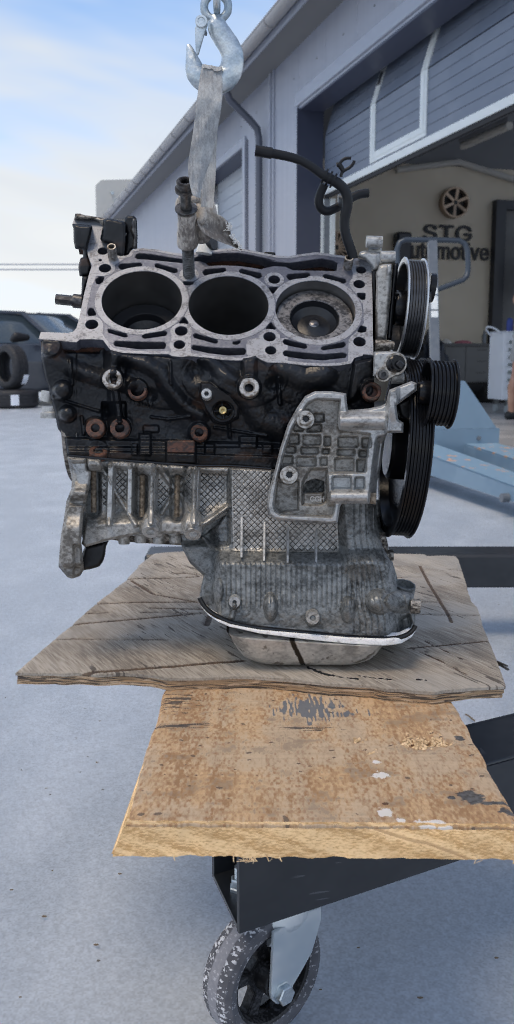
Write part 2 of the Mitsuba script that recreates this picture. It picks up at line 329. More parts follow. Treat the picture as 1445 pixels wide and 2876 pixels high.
mat('pipe_metal', (.10, .11, .14), rough=.32, metal=.2)
mat('soffit', (.20, .20, .20), rough=.6)
mat('door_slat', two((.155, .185, .245), (.175, .205, .265), 3.0), rough=.42)
mat('door_slat_light', (.46, .49, .53), rough=.45)
mat('joint_dark', (.03, .034, .045), rough=.7)
mat('white_trim', lambda p, n, uv: mix((.80, .83, .82), (.70, .74, .73), fbm(p.x * 5, p.y * 5, p.z * 5, 3)), rough=.35)
mat('seal_black', (.02, .02, .022), rough=.7)
mat('taupe_wall', two((.60, .53, .42), (.64, .57, .455), 1.2), rough=.8)
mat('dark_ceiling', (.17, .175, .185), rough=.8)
mat('beam_pale', (.46, .44, .40), rough=.5)
mat('letter_black', (.012, .012, .014), rough=.5)
mat('bronze_wheel', (.36, .27, .20), rough=.38, metal=.6)
mat('wheel_dark', (.02, .019, .018), rough=.5)
mat('dark_frame', (.016, .02, .030), rough=.4)
mat('cabinet_grey', (.15, .15, .148), rough=.5)
mat('counter_dark', (.07, .07, .072), rough=.4)
mat('paint_navy', (.018, .025, .042), rough=.22, clearcoat=1.0, clearcoat_gloss=.9)
mat('car_glass', (.028, .042, .055), rough=.05, spec=.8)
mat('car_plastic', (.015, .015, .017), rough=.5)
mat('tyre_rubber', lambda p, n, uv: mix((.016, .017, .021), (.032, .033, .038), noise(p.x * 30, p.y * 30, p.z * 30)), rough=.62)
mat('label_white', (.80, .84, .92), rough=.5)
mat('alloy', (.55, .56, .58), rough=.35, metal=.7)
mat('jack_blue', two((.165, .255, .345), (.19, .285, .375), 6.0), rough=.40)
mat('jack_worn', lambda p, n, uv: mix((.18, .28, .375), (.50, .30, .18), smoothstep(.62, .68, fbm(p.x * 22, p.y * 22, p.z * 22, 4))), rough=.5)
mat('jack_grey', lambda p, n, uv: mix((.13, .15, .175), (.21, .225, .245), fbm(p.x * 20, p.y * 20, p.z * 30, 3)), rough=.4, metal=.3)
mat('jack_tube', (.055, .07, .09), rough=.3, metal=.3)
mat('label_print', (.82, .86, .86), rough=.5)
mat('trolley_white', (.72, .75, .80), rough=.35)
mat('trolley_grey', (.30, .33, .34), rough=.4)
mat('trolley_grip', (.20, .23, .235), rough=.4)
mat('red_plastic', (.45, .06, .04), rough=.4)
mat('blue_plastic', (.03, .06, .30), rough=.4)
mat('pink_cloth', (.45, .16, .19), rough=.9)
mat('skin', two((.46, .25, .17), (.52, .30, .21), 12.0), rough=.5)
mat('hair_dark', (.03, .022, .018), rough=.6)
mat('shorts_grey', two((.34, .34, .34), (.42, .42, .42), 9.0), rough=.9)
mat('shoe_dark', (.02, .024, .028), rough=.6)
mat('cylinder_grey', (.32, .33, .35), rough=.4)
mat('crane_black', lambda p, n, uv: mix((.010, .013, .018), (.024, .028, .034), fbm(p.x * 30, p.y * 30, p.z * 30, 3)) + mix((0, 0, 0), (.05, .053, .057), smoothstep(.885, .92, noise(p.x * 60 + p.z * 260, p.y * 60, p.z * 120)) * smoothstep(.5, .62, fbm(p.x * 12, p.y * 12, p.z * 12, 2))), rough=.30, clearcoat=.3)
mat('caster_zinc', lambda p, n, uv: mix((.50, .56, .60), (.74, .76, .76), smoothstep(.3, .7, fbm(p.x * 22, p.y * 22, p.z * 22, 3))) * (1 - .5 * smoothstep(.76, .80, fbm(p.x * 75, p.y * 75, p.z * 75, 3))), rough=.36, metal=.55)
mat('caster_tyre', lambda p, n, uv: mix(mix((.07, .072, .08), (.24, .24, .26), smoothstep(.35, .6, fbm(p.x * 30, p.y * 30, p.z * 30, 3))), (.40, .40, .42), smoothstep(.55, .66, fbm(p.x * 330, p.y * 330, p.z * 330, 3) * .7 + .3 * fbm(p.x * 60, p.y * 60, p.z * 60, 2))), rough=.7)
mat('caster_hub', casting((.05, .05, .055), (.008, .008, .009), 80, .5, .45, .7), rough=.45)
mat('plate_beige', (.58, .57, .53), rough=.5)
mat('cable_pale', (.62, .63, .63), rough=.6)
mat('pebble', (.16, .12, .08), rough=.9)
# ================================================================ the engine on the boards
ENG = thing('engine', 'partly stripped engine block with open cylinders, hanging from a grey strap above a plywood board', 'engine')
PX = 0.000366                                   # metres per photograph pixel at the engine
tilt, roll = math.radians(48.8), math.radians(-2.6)
DK = Frame(EYE + ray([642.6, 856.4])[0] * .983, [math.cos(roll), 0, math.sin(roll)], [0, math.cos(tilt), math.sin(tilt)])
DN = DK.n
deck_px = np.vstack([
    cAA([(35, 1505), (60, 1425), (370, 1437), (430, 1420), (465, 1380), (500, 1250), (560, 960), (610, 760), (640, 670), (600, 570), (585, 500), (620, 330), (645, 225), (620, 212), (420, 195), (440, 132), (560, 135), (680, 150), (730, 180), (765, 230), (735, 370), (770, 410), (860, 420), (912, 470), (915, 545), (960, 562), (1010, 560), (1060, 545), (1085, 500), (1140, 478)]),
    cA([(560, 216), (640, 224), (700, 237), (770, 246), (850, 235)]),
    cM([(600, 90), (750, 66), (880, 62), (940, 68), (1040, 85), (1160, 110), (1290, 135)]),
    cB([(205, 628), (280, 615), (350, 607), (450, 620), (540, 632)]), cP([(230, 445), (320, 540), (335, 1100), (345, 1780), (200, 1765)]),
    cD([(690, 84), (640, 97), (620, 130), (560, 142), (450, 148), (330, 142), (200, 128), (110, 125), (60, 105), (0, 97)]),
    cM([(1200, 1212), (1140, 1195), (1090, 1165), (1040, 1160), (990, 1185), (900, 1195), (750, 1190), (600, 1170), (480, 1155), (400, 1150), (330, 1160), (230, 1150), (190, 1130), (0, 1130)]),
    cA([(450, 760), (390, 745), (370, 720), (350, 692), (290, 688), (230, 690), (212, 705)])])
def dpoly(px): return Polygon(DK.hit(px)).buffer(0)
deck_out = dpoly(deck_px).buffer(.0008).buffer(-.0008)
bores = [(399, 841.8), (642.6, 856.4), (887, 869.6)]
BR = .0412
bore_q = [DK.hit(b)[0] for b in bores]
def circ(q, r): return Point(*q).buffer(r, quad_segs=16)
holes_px = [(cA((350, 231)), 15.5), (cA((336, 278)), 5), (cA((361, 320)), 17.5), (cA((292, 612)), 18), (cA((757, 646)), 17.8), (cA((747, 717)), 15.8), (cA((1240, 379)), 17), (cA((1216, 676)), 17.3), (cA((1222, 747)), 15.3),
            (cP((175, 588)), 15), (cP((148, 785)), 16.7), (cP((152, 1592)), 17.6), (cD((131, 52)), 15.3), (cK((318, 1560)), 16.5)]
bolt_holes = [circ(DK.hit(c)[0], r * PX) for c, r in holes_px]
slots = [dpoly(f(p)).buffer(-.0012).buffer(.0016) for f, p in (
    (cA, [(430, 310), (440, 297), (545, 290), (555, 300), (545, 308), (445, 325)]), (cA, [(620, 300), (630, 295), (735, 322), (738, 338), (720, 342), (625, 315)]),
    (cA, [(868, 340), (880, 325), (985, 318), (990, 330), (975, 340), (880, 355)]), (cA, [(1058, 330), (1070, 323), (1170, 345), (1176, 360), (1160, 370), (1065, 345)]),
    (cB, [(195, 730), (205, 720), (310, 713), (318, 722), (300, 738), (210, 748)]), (cB, [(385, 725), (400, 720), (500, 745), (505, 760), (490, 765), (390, 740)]),
    (cB, [(175, 1070), (185, 1058), (295, 1085), (303, 1098), (290, 1105), (185, 1085)]), (cB, [(372, 1105), (385, 1095), (495, 1072), (503, 1085), (490, 1098), (385, 1112)]),
    (cD, [(205, 65), (220, 53), (330, 65), (450, 75), (570, 65), (592, 75), (585, 92), (450, 108), (330, 100), (215, 85)]),
    (cP, [(115, 910), (235, 912), (230, 1000), (180, 1005), (135, 960)]), (cP, [(120, 1450), (170, 1360), (250, 1390), (240, 1450), (180, 1465)]),
    (cAA, [(680, 830), (720, 795), (780, 798), (760, 850), (720, 878), (690, 865)]), (cAA, [(590, 1195), (610, 1155), (650, 1150), (685, 1205), (680, 1230), (605, 1235)]),
    (cA, [(372, 632), (470, 660), (480, 672), (465, 677), (380, 652)]), (cA, [(550, 672), (570, 662), (675, 645), (683, 655), (675, 668), (565, 683)]),
    (cA, [(405, 710), (415, 697), (540, 702), (670, 703), (678, 715), (670, 735), (540, 738), (415, 722)]),
    (cM, [(442, 935), (465, 918), (685, 985), (690, 1005), (670, 1018), (455, 960)]), (cM, [(840, 1005), (920, 990), (918, 1010), (880, 1030), (845, 1025)]),
    (cM, [(425, 1060), (445, 1037), (600, 1058), (750, 1070), (960, 1070), (978, 1095), (960, 1130), (800, 1138), (600, 1115), (440, 1080)]),
    (cA, [(742, 606), (770, 570), (798, 606)]), (cA, [(1195, 634), (1222, 598), (1252, 635)]), (cA, [(1208, 420), (1262, 415), (1235, 452)]), (cM, [(336, 395), (448, 398), (440, 428), (350, 425)]))]
valley = dpoly(np.vstack([cA([(515, 262), (522, 246), (540, 240), (600, 245), (700, 262), (770, 272)]), cM([(460, 150), (600, 120), (750, 105), (900, 105), (1050, 130), (1160, 155), (1280, 188)]), cB([(80, 640), (140, 655), (215, 660), (300, 648), (380, 638), (440, 650), (460, 662), (455, 700), (440, 702), (330, 700), (230, 698), (210, 690), (190, 680), (130, 676), (70, 690)]),
                          cM([(1180, 248), (1130, 270), (1050, 255), (900, 235), (720, 230), (600, 235), (565, 205), (510, 186), (440, 190), (330, 205)]), cA([(770, 292), (700, 285), (600, 275), (530, 270)])]))
bore_c = [circ(q, BR) for q in bore_q]
cut = unary_union(slots + bolt_holes + bore_c + [valley])
deck = add('deck', solid(deck_out.difference(cut), DK, -.012, 0, .0006), 'deck_dark', ENG)
body_out = deck_out.buffer(-.0015)
add('water_jacket', solid(body_out.difference(unary_union(bore_c + [valley])), DK, -.026, -.0122), 'rust_dark', ENG)
vfloor = body_out.difference(unary_union(bore_c))
add('valley_floor', solid(deck_out.buffer(-.010).difference(unary_union([q.buffer(.003) for q in bore_c])), DK, -.105, -.045), 'cast_black', ENG)
wall = body_out.difference(body_out.buffer(-.005)).difference(unary_union(bore_c))
add('inner_wall', solid(wall, DK, -.045, -.0262), 'rust_dark', ENG)
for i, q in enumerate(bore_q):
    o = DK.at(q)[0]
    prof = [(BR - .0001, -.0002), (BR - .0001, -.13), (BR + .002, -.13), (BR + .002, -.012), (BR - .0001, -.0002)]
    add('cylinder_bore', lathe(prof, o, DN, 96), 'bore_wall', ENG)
    dep = (-.047, -.105, -.012)[i]
    pr = [(BR - .0006, dep - .03), (BR - .0006, dep - .0012), (BR - .0018, dep), (.0262, dep), (.0250, dep - .0012), (.0235, dep - .008), (.017, dep - .0135), (.010, dep - .0122), (.0055, dep - .0082), (.003, dep - .0072), (.0001, dep - .007)]
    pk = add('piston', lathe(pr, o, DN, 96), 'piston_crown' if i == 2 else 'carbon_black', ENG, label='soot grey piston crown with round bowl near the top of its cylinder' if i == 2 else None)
    if i == 2: add('bowl', lathe([(r_, h_ + .0004) for r_, h_ in pr[4:9]], o, DN, 96, caps=False), 'carbon_black', pk)
    sr = [(BR + .0001, -.0005), (BR + .0001, .0004), (BR + .0006, .0007), (.0452, .0007), (.0457, .0002), (.0462, .0002), (.0466, .0006), (.0486, .0005), (.0490, -.0005)]
    others = unary_union([circ(q2, .0493 if j < i else BR) for j, q2 in enumerate(bore_q) if j != i])
    ringp = circ(q, .0482).difference(circ(q, BR + .0002)).difference(others.buffer(.0002)).difference(unary_union(slots + bolt_holes)).intersection(deck_out)
    add('sealing_ring', solid(ringp, DK, -.0003, .0006, .0003), 'deck_bright', ENG)
left_fl = dpoly(cAA([(-60, 0), (900, 0), (1000, 600), (880, 680), (870, 760), (780, 790), (690, 790), (640, 900), (590, 1130), (570, 1250), (740, 1270), (770, 1340), (760, 1440), (830, 1560), (820, 1618), (-60, 1618)]))
right_fl = dpoly(cP([(0, 430), (60, 640), (40, 850), (120, 1050), (200, 1050), (215, 1330), (100, 1460), (0, 1560), (-10, 1900), (360, 1900), (360, 420)]))
spot = dpoly(cA([(1105, 720), (1112, 698), (1150, 690), (1180, 705), (1300, 690), (1300, 800), (1190, 803), (1160, 795), (1108, 765)])).buffer(.002)
pads = [h.buffer(.0042 if h.area > 3e-5 else .002) for h in bolt_holes] + [dpoly(cA([(715, 640), (800, 640), (800, 765), (712, 765)])).buffer(.0015)]
bright = unary_union([deck_out.difference(deck_out.buffer(-.0034)), left_fl, right_fl, spot] + pads).intersection(deck_out)
bright = bright.difference(cut).difference(unary_union([circ(q, .0493) for q in bore_q]))
add('machined_face', solid(bright, DK, -.0004, .00045, .0002), 'deck_bright', ENG)
# dowel sleeves standing in the deck
for c, h in ((cAA((880, 590)), .017), (cB((513, 685)), .014)):
    o = DK.at(DK.hit(c))[0]
    add('dowel_sleeve', lathe([(.0034, -.005), (.0034, h), (.0046, h), (.0050, h - .0006), (.0050, -.002)], o, DN, 24), 'steel_worn', ENG)

# ---- the cast side of the block, under the deck
eu, ev = np.array([100, 213, 217, 300, 312, 480, 700, 900, 1060]), np.array([952, 958, 952, 950, 985, 1005, 1012, 1022, 1004.0])
def deck_y(P): return (DK.at(DK.hit(P)))[:, 1]
def side_y(P):
    e = np.interp(P[:, 0], eu, ev); yd = deck_y(np.c_[P[:, 0], e])
    t = np.clip((P[:, 1] - e) / (1300 - e), -.2, 1)
    return yd + .007 + (.982 - yd) * (t * .75 + .25 * t * t)
def side_map(P, h): return at_y(P, side_y(P) - h)
top_edge = [(115, 950), (213, 955), (222, 945), (296, 945), (312, 985), (345, 992), (420, 993), (480, 1000), (530, 1000), (640, 1008), (695, 1005), (720, 998), (745, 1006), (760, 1012), (860, 1022), (960, 1022), (990, 1010), (1000, 998), (1052, 994)]
side_px = Polygon(top_edge + [(1052, 1315), (770, 1320)] + [tuple(q) for q in cC([(1020, 757), (830, 757), (700, 747), (560, 737), (300, 717), (165, 704), (150, 610), (115, 560), (100, 480), (78, 400), (65, 340), (50, 300), (30, 200)])])
def g(*p): return cC(p)
def side_h(P):
    S = 1 / 1.8486
    h = lumps(P, .010, .0016, 1) + lumps(P, .05, .0006, 2) + lumps(P, .16, .0007, 3)
    for x, w in ((470, 120), (660, 150), (900, 150)): h += .006 * dome(P, (x, 1060), w, 90)
    for line, w, a in ((g((410, 170), (560, 215), (650, 270), (690, 350), (760, 440), (860, 490)), 56, .011), (g((70, 170), (200, 250), (340, 300), (480, 330)), 55, .009), (g((980, 330), (1120, 420), (1180, 520), (1280, 560)), 90, .012), (g((1290, 250), (1400, 300), (1500, 280)), 80, .010), (g((880, 190), (960, 260), (1040, 300)), 50, .008)):
        h += a * ss(w * S, 0, near(P, line)) ** .8
    for c, r, a in ((g((830, 260)), 90, .012), (g((640, 470)), 150, .006), (g((380, 470)), 50, .009), (g((600, 390)), 50, .008), (g((1240, 330)), 60, .010), (g((300, 130)), 90, .008), (g((980, 610)), 120, .006), (g((720, 560)), 90, .006), (g((1450, 420)), 70, .009)):
        h -= a * ss(r * S, 0, np.hypot(*(P - c).T))
    h += .010 * ss(20 * S, 8 * S, near(P, g((410, 330), (425, 420), (437, 520))))                       # thin rod-like rib
    h += .004 * ss(652, 664, P[:, 1] * 1.8486 * 0 + (P[:, 1] - 900) * 1.8486) - .012 * 0
    yC = (P[:, 1] - 900) * 1.8486; xC = (P[:, 0] - 100) * 1.8486
    h += .007 * ss(596, 612, yC - xC * .03) * ss(1400, 1200, xC)                                         # ledge above the joint
    h += .004 * ss(664, 672, yC - xC * .03)
    for x0, x1, y0, y1, a in ((540, 598, 588, 700, .008), (678, 832, 628, 742, .010), (500, 530, 640, 700, .003)):
        h += a * inside(P, shapely.box(100 + x0 * S, 900 + y0 * S, 100 + x1 * S, 900 + y1 * S), 2.2)
    h -= .006 * inside(P, shapely.box(100 + 345 * S, 900 + 425 * S, 100 + 470 * S, 900 + 520 * S), 3)
    for c, r, a in ((g((140, 362)), 48, .020), (g((165, 485)), 42, .018), (g((75, 130)), 60, .010), (g((397, 300)), 54, .012), (g((528, 358)), 56, .004), (g((310, 557)), 54, .010), (g((437, 557)), 54, .012), (g((1110, 345)), 58, .010), (g((850, 580)), 52, .009), (g((320, 675)), 60, .003), (g((890, 388)), 34, .006)):
        h += a * disc(P, c[0], r * S, 5) * (1 if r > 50 else 1) * (dome(P, c[0], r * S * 1.25) if a > .015 else 1)
    for c, r, a in ((g((397, 230)), 40, .012), (g((1110, 240)), 40, .010)): h += a * ss(r * S * 1.2, r * S * .5, np.abs(P[:, 0] - c[0, 0])) * ss(c[0, 1] - 60, c[0, 1], P[:, 1]) * ss(c[0, 1] + 40, c[0, 1] + 20, P[:, 1])
    for ln, w, a in ((g((60, 390), (230, 440), (330, 470)), 5, .0035), (g((180, 205), (190, 330)), 7, .004), (g((700, 215), (706, 330)), 6, .004), (g((1000, 480), (1010, 600)), 7, .004), (g((930, 555), (1200, 600)), 5, .003), (g((240, 500), (250, 590)), 6, .004), (g((600, 500), (690, 512), (800, 500)), 5, .003), (g((1260, 300), (1270, 430)), 8, .004)):
        h += a * ss((w + 4) * S, (w - 2) * S, near(P, ln))
    for x0, y0, x1, y1, a in ((150, 100, 330, 165, -.007), (225, 108, 300, 150, -.004), (560, 545, 640, 580, .004), (1060, 600, 1150, 660, .005), (1180, 640, 1230, 690, .005), (880, 640, 930, 690, .004)):
        h += a * inside(P, rect(100 + x0 * S, 900 + y0 * S, 100 + x1 * S, 900 + y1 * S, 3), 2.4)
    flange = Polygon(g((865, 330), (905, 330), (1010, 395), (1052, 450), (1045, 500), (990, 530), (930, 520), (890, 460), (862, 400))).buffer(3)
    h = h * (1 - .75 * inside(P, flange, 4)) + .013 * inside(P, flange, 3)
    h += .014 * disc(P, cD((745, 298))[0], 34, 3) + .010 * inside(P, Polygon(cD([(640, 130), (750, 100), (750, 230), (690, 250), (640, 350), (600, 360)])), 6)
    h -= .012 * disc(P, cC((975, 475))[0], 29, 2)
    edge = shapely.distance(pts_of(P), side_px.exterior)
    return h - .004 * ss(7, 0, edge)
SIDE = add('cylinder_block', relief(side_px, side_map, side_h, 2.6, -.030), 'cast_black', ENG, smooth=50)
def side_pt(c, h): c = np.atleast_2d(c); return at_y(c, side_y(c) - side_h(c) - h)[0]
def ring_part(name, matl, c, ro, ri, h=.0, ax=(0, -.93, .30), depth=.010, height=.008, thread=False, parent=ENG, dark='carbon_black', label=None):
    o = side_pt(c, h); ro, ri = ro * PX, ri * PX
    pr = [(ri, -depth)]
    if thread:
        for k in range(6): z = -depth + (k + .5) * depth / 6.5; pr += [(ri * .86, z), (ri, z + depth / 13)]
    pr += [(ri + .0006, .0), (ro - .0007, .0), (ro, -.0007), (ro, -height)]
    k = add(name, lathe(pr, o, ax, 40), matl, parent, label=label)
    add('hole', lathe([(.00005, -depth * .95), (ri * 1.02, -depth * .95)], o, ax, 24), dark, k)
    return k
ring_part('threaded_boss', 'steel_worn', cC((397, 300)), 26.5, 15, .006, thread=True, label='bright threaded boss at the upper left of the black casting')
ring_part('core_plug', 'rust_ring', cC((528, 358)), 26.5, 17, .0025, dark='rust_dark', label='brown core plug right of the bright threaded boss')
ring_part('rusty_boss', 'rust_ring', cC((310, 557)), 26.5, 11, .004)
ring_part('rusty_boss', 'rust_ring', cC((437, 557)), 27, 12, .004)
ring_part('threaded_boss', 'steel_worn', cC((1110, 345)), 27, 14.5, .005, thread=True)
ring_part('rusty_boss', 'rust_dark', cC((850, 580)), 24, 11, .004)
ring_part('rusty_boss', 'rust_ring', cC((325, 675)), 25, 12, .003, ax=(.1, -.5, .86))
ring_part('drain_plug', 'rust_ring', cD((745, 298)), 26, 15.5, .006, dark='bolt_dark', label='brown ring with a dark plug above the bracket')
def hexring(r, n=6, ph=0.0): return [(r * math.cos(ph + k * 2 * math.pi / n), r * math.sin(ph + k * 2 * math.pi / n)) for k in range(n)]
def pframe(o, ax):
    x, y, z = basis(ax); return Frame(o, x, y)
def socket_bolt(o, ax, r, matl, parent, flange=0.0, h=.006, star=True, name='bolt', label=None):
    fr = pframe(o, ax)
    sock = Polygon([(q * math.cos(a), q * math.sin(a)) for k in range(24) for q, a in [((.62 if k % 2 else .46) * r, k * math.pi / 12)]]) if star else Polygon(hexring(r * .5))
    m = [solid(Point(0, 0).buffer(r, quad_segs=12).difference(sock), fr, -.002, h, r * .12)]
    if flange: m.append(solid(Point(0, 0).buffer(flange, quad_segs=12).difference(sock), fr, -.002, h * .30, .0005))
    k = add(name, cat(*m), matl, parent, label=label)
    add('socket', solid(sock.buffer(.0001), fr, -.002, h * .35), 'carbon_black', k)
    return k
socket_bolt(side_pt(cC((890, 388)), .001), (0, -.95, .3), 14 * PX, 'alu_bright', ENG, star=False, h=.007, name='cap_bolt')
so = side_pt(cC((975, 475)), 0); fr = pframe(so, (0, -.97, .22))
sk = add('sensor_port', lathe([(24 * PX, -.001), (24 * PX, .011), (28 * PX, .0125), (33 * PX, .0115), (34 * PX, -.001)], so, (0, -.97, .22), 40), 'pulley_black', ENG)
for a in range(4):
    d = fr.ex * math.cos(a * math.pi / 2 + .12) + fr.ey * math.sin(a * math.pi / 2 + .12)
    add('spoke', tube([so + d * 8 * PX + fr.n * .008, so + d * 25 * PX + fr.n * .009], .0011, 8), 'pulley_black', sk)
add('brass_insert', lathe([(.0001, .006), (5 * PX, .006), (5 * PX, .011), (10 * PX, .0115), (11.5 * PX, .010), (11.5 * PX, 0)], so, (0, -.97, .22), 28), 'brass', sk)
# rusty pad and small cast letters
pc = side_pt(cC((755, 655)), .001)
add('rusty_pad', obox(pc, AX, (76 * PX, .004, 34 * PX), .001), 'rust_ring', ENG, label='rust brown rectangular pad on the lower black casting')
tm = meshkit.text_mesh('GERMANY', .0072, .0014, True); tv = np.asarray(tm.vertices); wtx = np.ptp(tv[:, 0])
q0 = cC((468, 430))[0]; ttp = np.stack([q0[0] + tv[:, 0] / wtx * 82, q0[1] + 18 * tv[:, 0] / wtx - tv[:, 1] / PX], 1)
add('cast_lettering', (at_y(ttp, side_y(ttp) - side_h(ttp) + .0004 - tv[:, 2]), tm.faces), 'cast_black', ENG, smooth=False)

# ---- rear end and lugs at the left of the deck
def flat(px, y, back, bevel=.0015, step=4.0, bump=.0006, h=0.0, seed=3):   # a cast piece seen from the front: rounded edges, uneven face
    poly = Polygon(px).buffer(0)
    def hf(P):
        d = shapely.distance(pts_of(P), poly.exterior)
        r = bevel / PX; t = np.clip(d / r, 0, 1)
        return h + bevel * (np.sqrt(np.clip(1 - (1 - t) ** 2, 0, 1)) - 1) + lumps(P, .03, bump, seed)
    yf = y if callable(y) else (lambda P: np.full(len(P), float(y)))
    return relief(poly, lambda P, hh: at_y(P, yf(P) - hh), hf, step, -back)
add('rear_housing', flat(cAA([(765, 150), (810, 130), (860, 135), (1000, 165), (1030, 200), (1025, 400), (1005, 560), (960, 562), (915, 545), (912, 470), (860, 420), (770, 410), (740, 370), (770, 230)]), 1.045, .05, .004), 'cast_black', ENG, smooth=50)
add('rear_housing_top', flat(cAA([(440, 140), (450, 78), (500, 75), (560, 95), (800, 130), (810, 145), (770, 240), (735, 180), (680, 150)]), 1.072, .04, .003), 'alu_dirty', ENG, smooth=50)
add('end_housing', flat(cAA([(415, 196), (620, 212), (645, 230), (625, 330), (585, 490), (600, 570), (640, 665), (610, 790), (500, 790), (485, 680), (510, 580), (540, 575), (540, 490), (450, 478), (432, 380), (430, 250)]), 1.045, .05, .004), 'cast_black', ENG, smooth=50)
add('end_housing_lower', flat(cAA([(530, 790), (612, 790), (560, 960), (515, 1135), (430, 1120), (430, 1005), (520, 995)]), 1.03, .04, .003), 'cast_black', ENG, smooth=50)
add('engine_lift_eye', flat(cAA([(1005, 560), (1030, 300), (1010, 200), (1020, 120), (1050, 100), (1120, 102), (1150, 140), (1160, 330), (1155, 480), (1110, 478), (1080, 505), (1060, 545)]), 1.06, .018, .002), 'cast_black', ENG, smooth=50)
add('lift_eye_web', flat(cAA([(1090, 190), (1105, 130), (1140, 130), (1150, 330), (1148, 470), (1095, 480), (1110, 350), (1075, 270)]), 1.052, .008, .002), 'bolt_dark', ENG, smooth=50)
po, pe = at_y(cAA((232, 1050)), 1.02)[0], at_y(cAA((440, 1070)), 1.02)[0]
add('pipe_stub', cat(tube([po, pe], .0054, 8), tube([pe - (pe - po) * .05, pe + (pe - po) * .45], .0072, 20)), 'bolt_dark', ENG)
add('rear_plate_edge', lathe([(.060, 0), (.060, .016), (.066, .016), (.066, 0)], at_y((218, 1240), 1.03)[0] + [.008, .02, .020], (-1, 0, 0), 60), 'alu_dirty', ENG)
add('rear_fitting', cat(tube(at_y(cC([(70, 370), (60, 420)]), 1.02), .008, 16), lathe([(.0001, 0), (.012, 0), (.012, .006), (.010, .007), (.010, .012), (.0001, .012)], at_y(cC((85, 505)), 1.02)[0], (0, 0, 1), 28)), 'alu_bright', ENG)
add('white_connector', lathe([(.0001, .000), (.0088, .0), (.0062, .014), (.0062, .019), (.0001, .019)], at_y((573, 712), 1.045)[0] - [0, 0, .0], (.12, .1, 1), 28), 'white_plastic', ENG)
add('connector_port', lathe([(.0001, 0), (.007, 0), (.007, .006), (.0001, .006)], at_y((588, 684), 1.045)[0], (.8, -.5, .1), 20), 'carbon_black', ENG)
add('rear_boss', flat(cB([(75, 610), (85, 603), (135, 606), (140, 622), (78, 620)]), 1.055, .02, .001), 'cast_black', ENG)

# ---- ladder frame under the block
frame_px = np.vstack([cC([(165, 703), (300, 716), (560, 738), (830, 757), (1010, 759), (1010, 1000), (880, 1068), (858, 1120), (830, 1140), (800, 1138), (770, 1108), (640, 1106), (618, 1122), (580, 1120), (555, 1108), (500, 1118), (380, 1142), (258, 1178), (240, 1160), (262, 1000), (200, 960), (190, 830), (178, 780)])])
frame_pg = Polygon(frame_px).buffer(0)
def hatch(P, pitch, w=2.2):                    # crossed grooves
    a, b = (P[:, 0] + P[:, 1]) / 1.4142, (P[:, 0] - P[:, 1]) / 1.4142
    da, db = np.abs((a / pitch) % 1 - .5) * pitch, np.abs((b / pitch) % 1 - .5) * pitch
    return np.maximum(ss(w, w * .3, pitch * 0 + da), ss(w, w * .3, db))
def frame_h(P):
    S = 1 / 1.8486; x, y = (P[:, 0] - 100) / S, (P[:, 1] - 900) / S
    web = ss(1040, 960, y + .10 * (x - 500)) * ss(330, 350, x)
    h = lumps(P, .02, .0012, 5) + lumps(P, .10, .0004, 6) - .0005 * hatch(P, 12.5, 2.2) * web
    h -= .012 * ss(745, 775, y - .05 * (x - 300)) * ss(1060, 960, y + .06 * (x - 500))                 # web lies back from the top rail and the foot
    for ln, w, a in ((g((388, 752), (380, 1060)), 11, .014), (g((490, 752), (486, 1000), (520, 1060)), 10, .010), (g((612, 750), (598, 1050)), 13, .018), (g((834, 765), (822, 1050)), 13, .019),
                     (g((330, 745), (385, 830), (420, 900), (520, 1060)), 10, .008), (g((640, 758), (720, 870)), 12, .008), (g((805, 770), (720, 900), (655, 1000)), 11, .008), (g((755, 900), (790, 985)), 10, .008), (g((1005, 960), (868, 1060)), 10, .012), (g((480, 745), (480, 760)), 40, .006)):
        h += a * ss((w + 5) * S, (w - 5) * S, near(P, ln))
    for ln, w in ((g((302, 790), (302, 985)), 36), (g((555, 800), (553, 1010)), 30), (g((737, 805), (735, 1012)), 34)):
        h -= .010 * ss((w + 8) * S, (w - 6) * S, near(P, ln)) * ss(760, 800, y)
    for c, w, hh_ in (((305, 745), 34, 40), ((567, 765), 34, 36), ((735, 775), 38, 32)):
        h += .018 * inside(P, shapely.box(100 + (c[0] - w) * S, 900 + (c[1] - hh_) * S, 100 + (c[0] + w) * S, 900 + (c[1] + hh_) * S), 4)
    for c in ((597, 1098), (815, 1112)):
        cc = cC(c)[0]; d = np.hypot(*(P - cc).T)
        h += .016 * ss(62 * S, 38 * S, np.hypot(P[:, 0] - cc[0], np.clip(cc[1] - P[:, 1], 0, 70) * .35 + np.clip(P[:, 1] - cc[1], 0, 99)))
    h += .006 * ss(1000, 1070, y) * ss(250, 400, x)
    d = shapely.distance(pts_of(P), frame_pg.exterior)
    return h - .004 * ss(7, 0, d)
FY = .972
add('ladder_frame', relief(frame_pg, lambda P, h: at_y(P, FY - h), frame_h, 1.7, -.06), 'alu_cast', ENG, smooth=50, label='silver ladder frame with cross hatched webs and upright ribs')
def frame_pt(c, h): c = np.atleast_2d(c); return at_y(c, FY - frame_h(c) - h)[0]
for p0, p1, w0 in (((390, 756), (381, 1075), .0030), ((491, 752), (487, 1010), .0026), ((612, 752), (600, 1050), .0036), ((836, 768), (823, 1060), .0036)):
    a, b = at_y(cC(p0), FY - .006)[0], at_y(cC(p1), FY - .010)[0]; t = np.array([w0, 0, 0]); bk = np.array([0, .025, 0])
    add('rib', hexa([b - t * .7, b + t * .7, b + t * 1.3 + bk, b - t * 1.3 + bk, a - t * .7, a + t * .7, a + t * 1.3 + bk, a - t * 1.3 + bk]), 'alu_bright', ENG)
add('inner_web', flat(cC([(870, 745), (1070, 745), (1070, 1160), (860, 1150), (790, 1110), (800, 1000)]), .992, .04, .003), 'alu_pan', ENG, smooth=50)
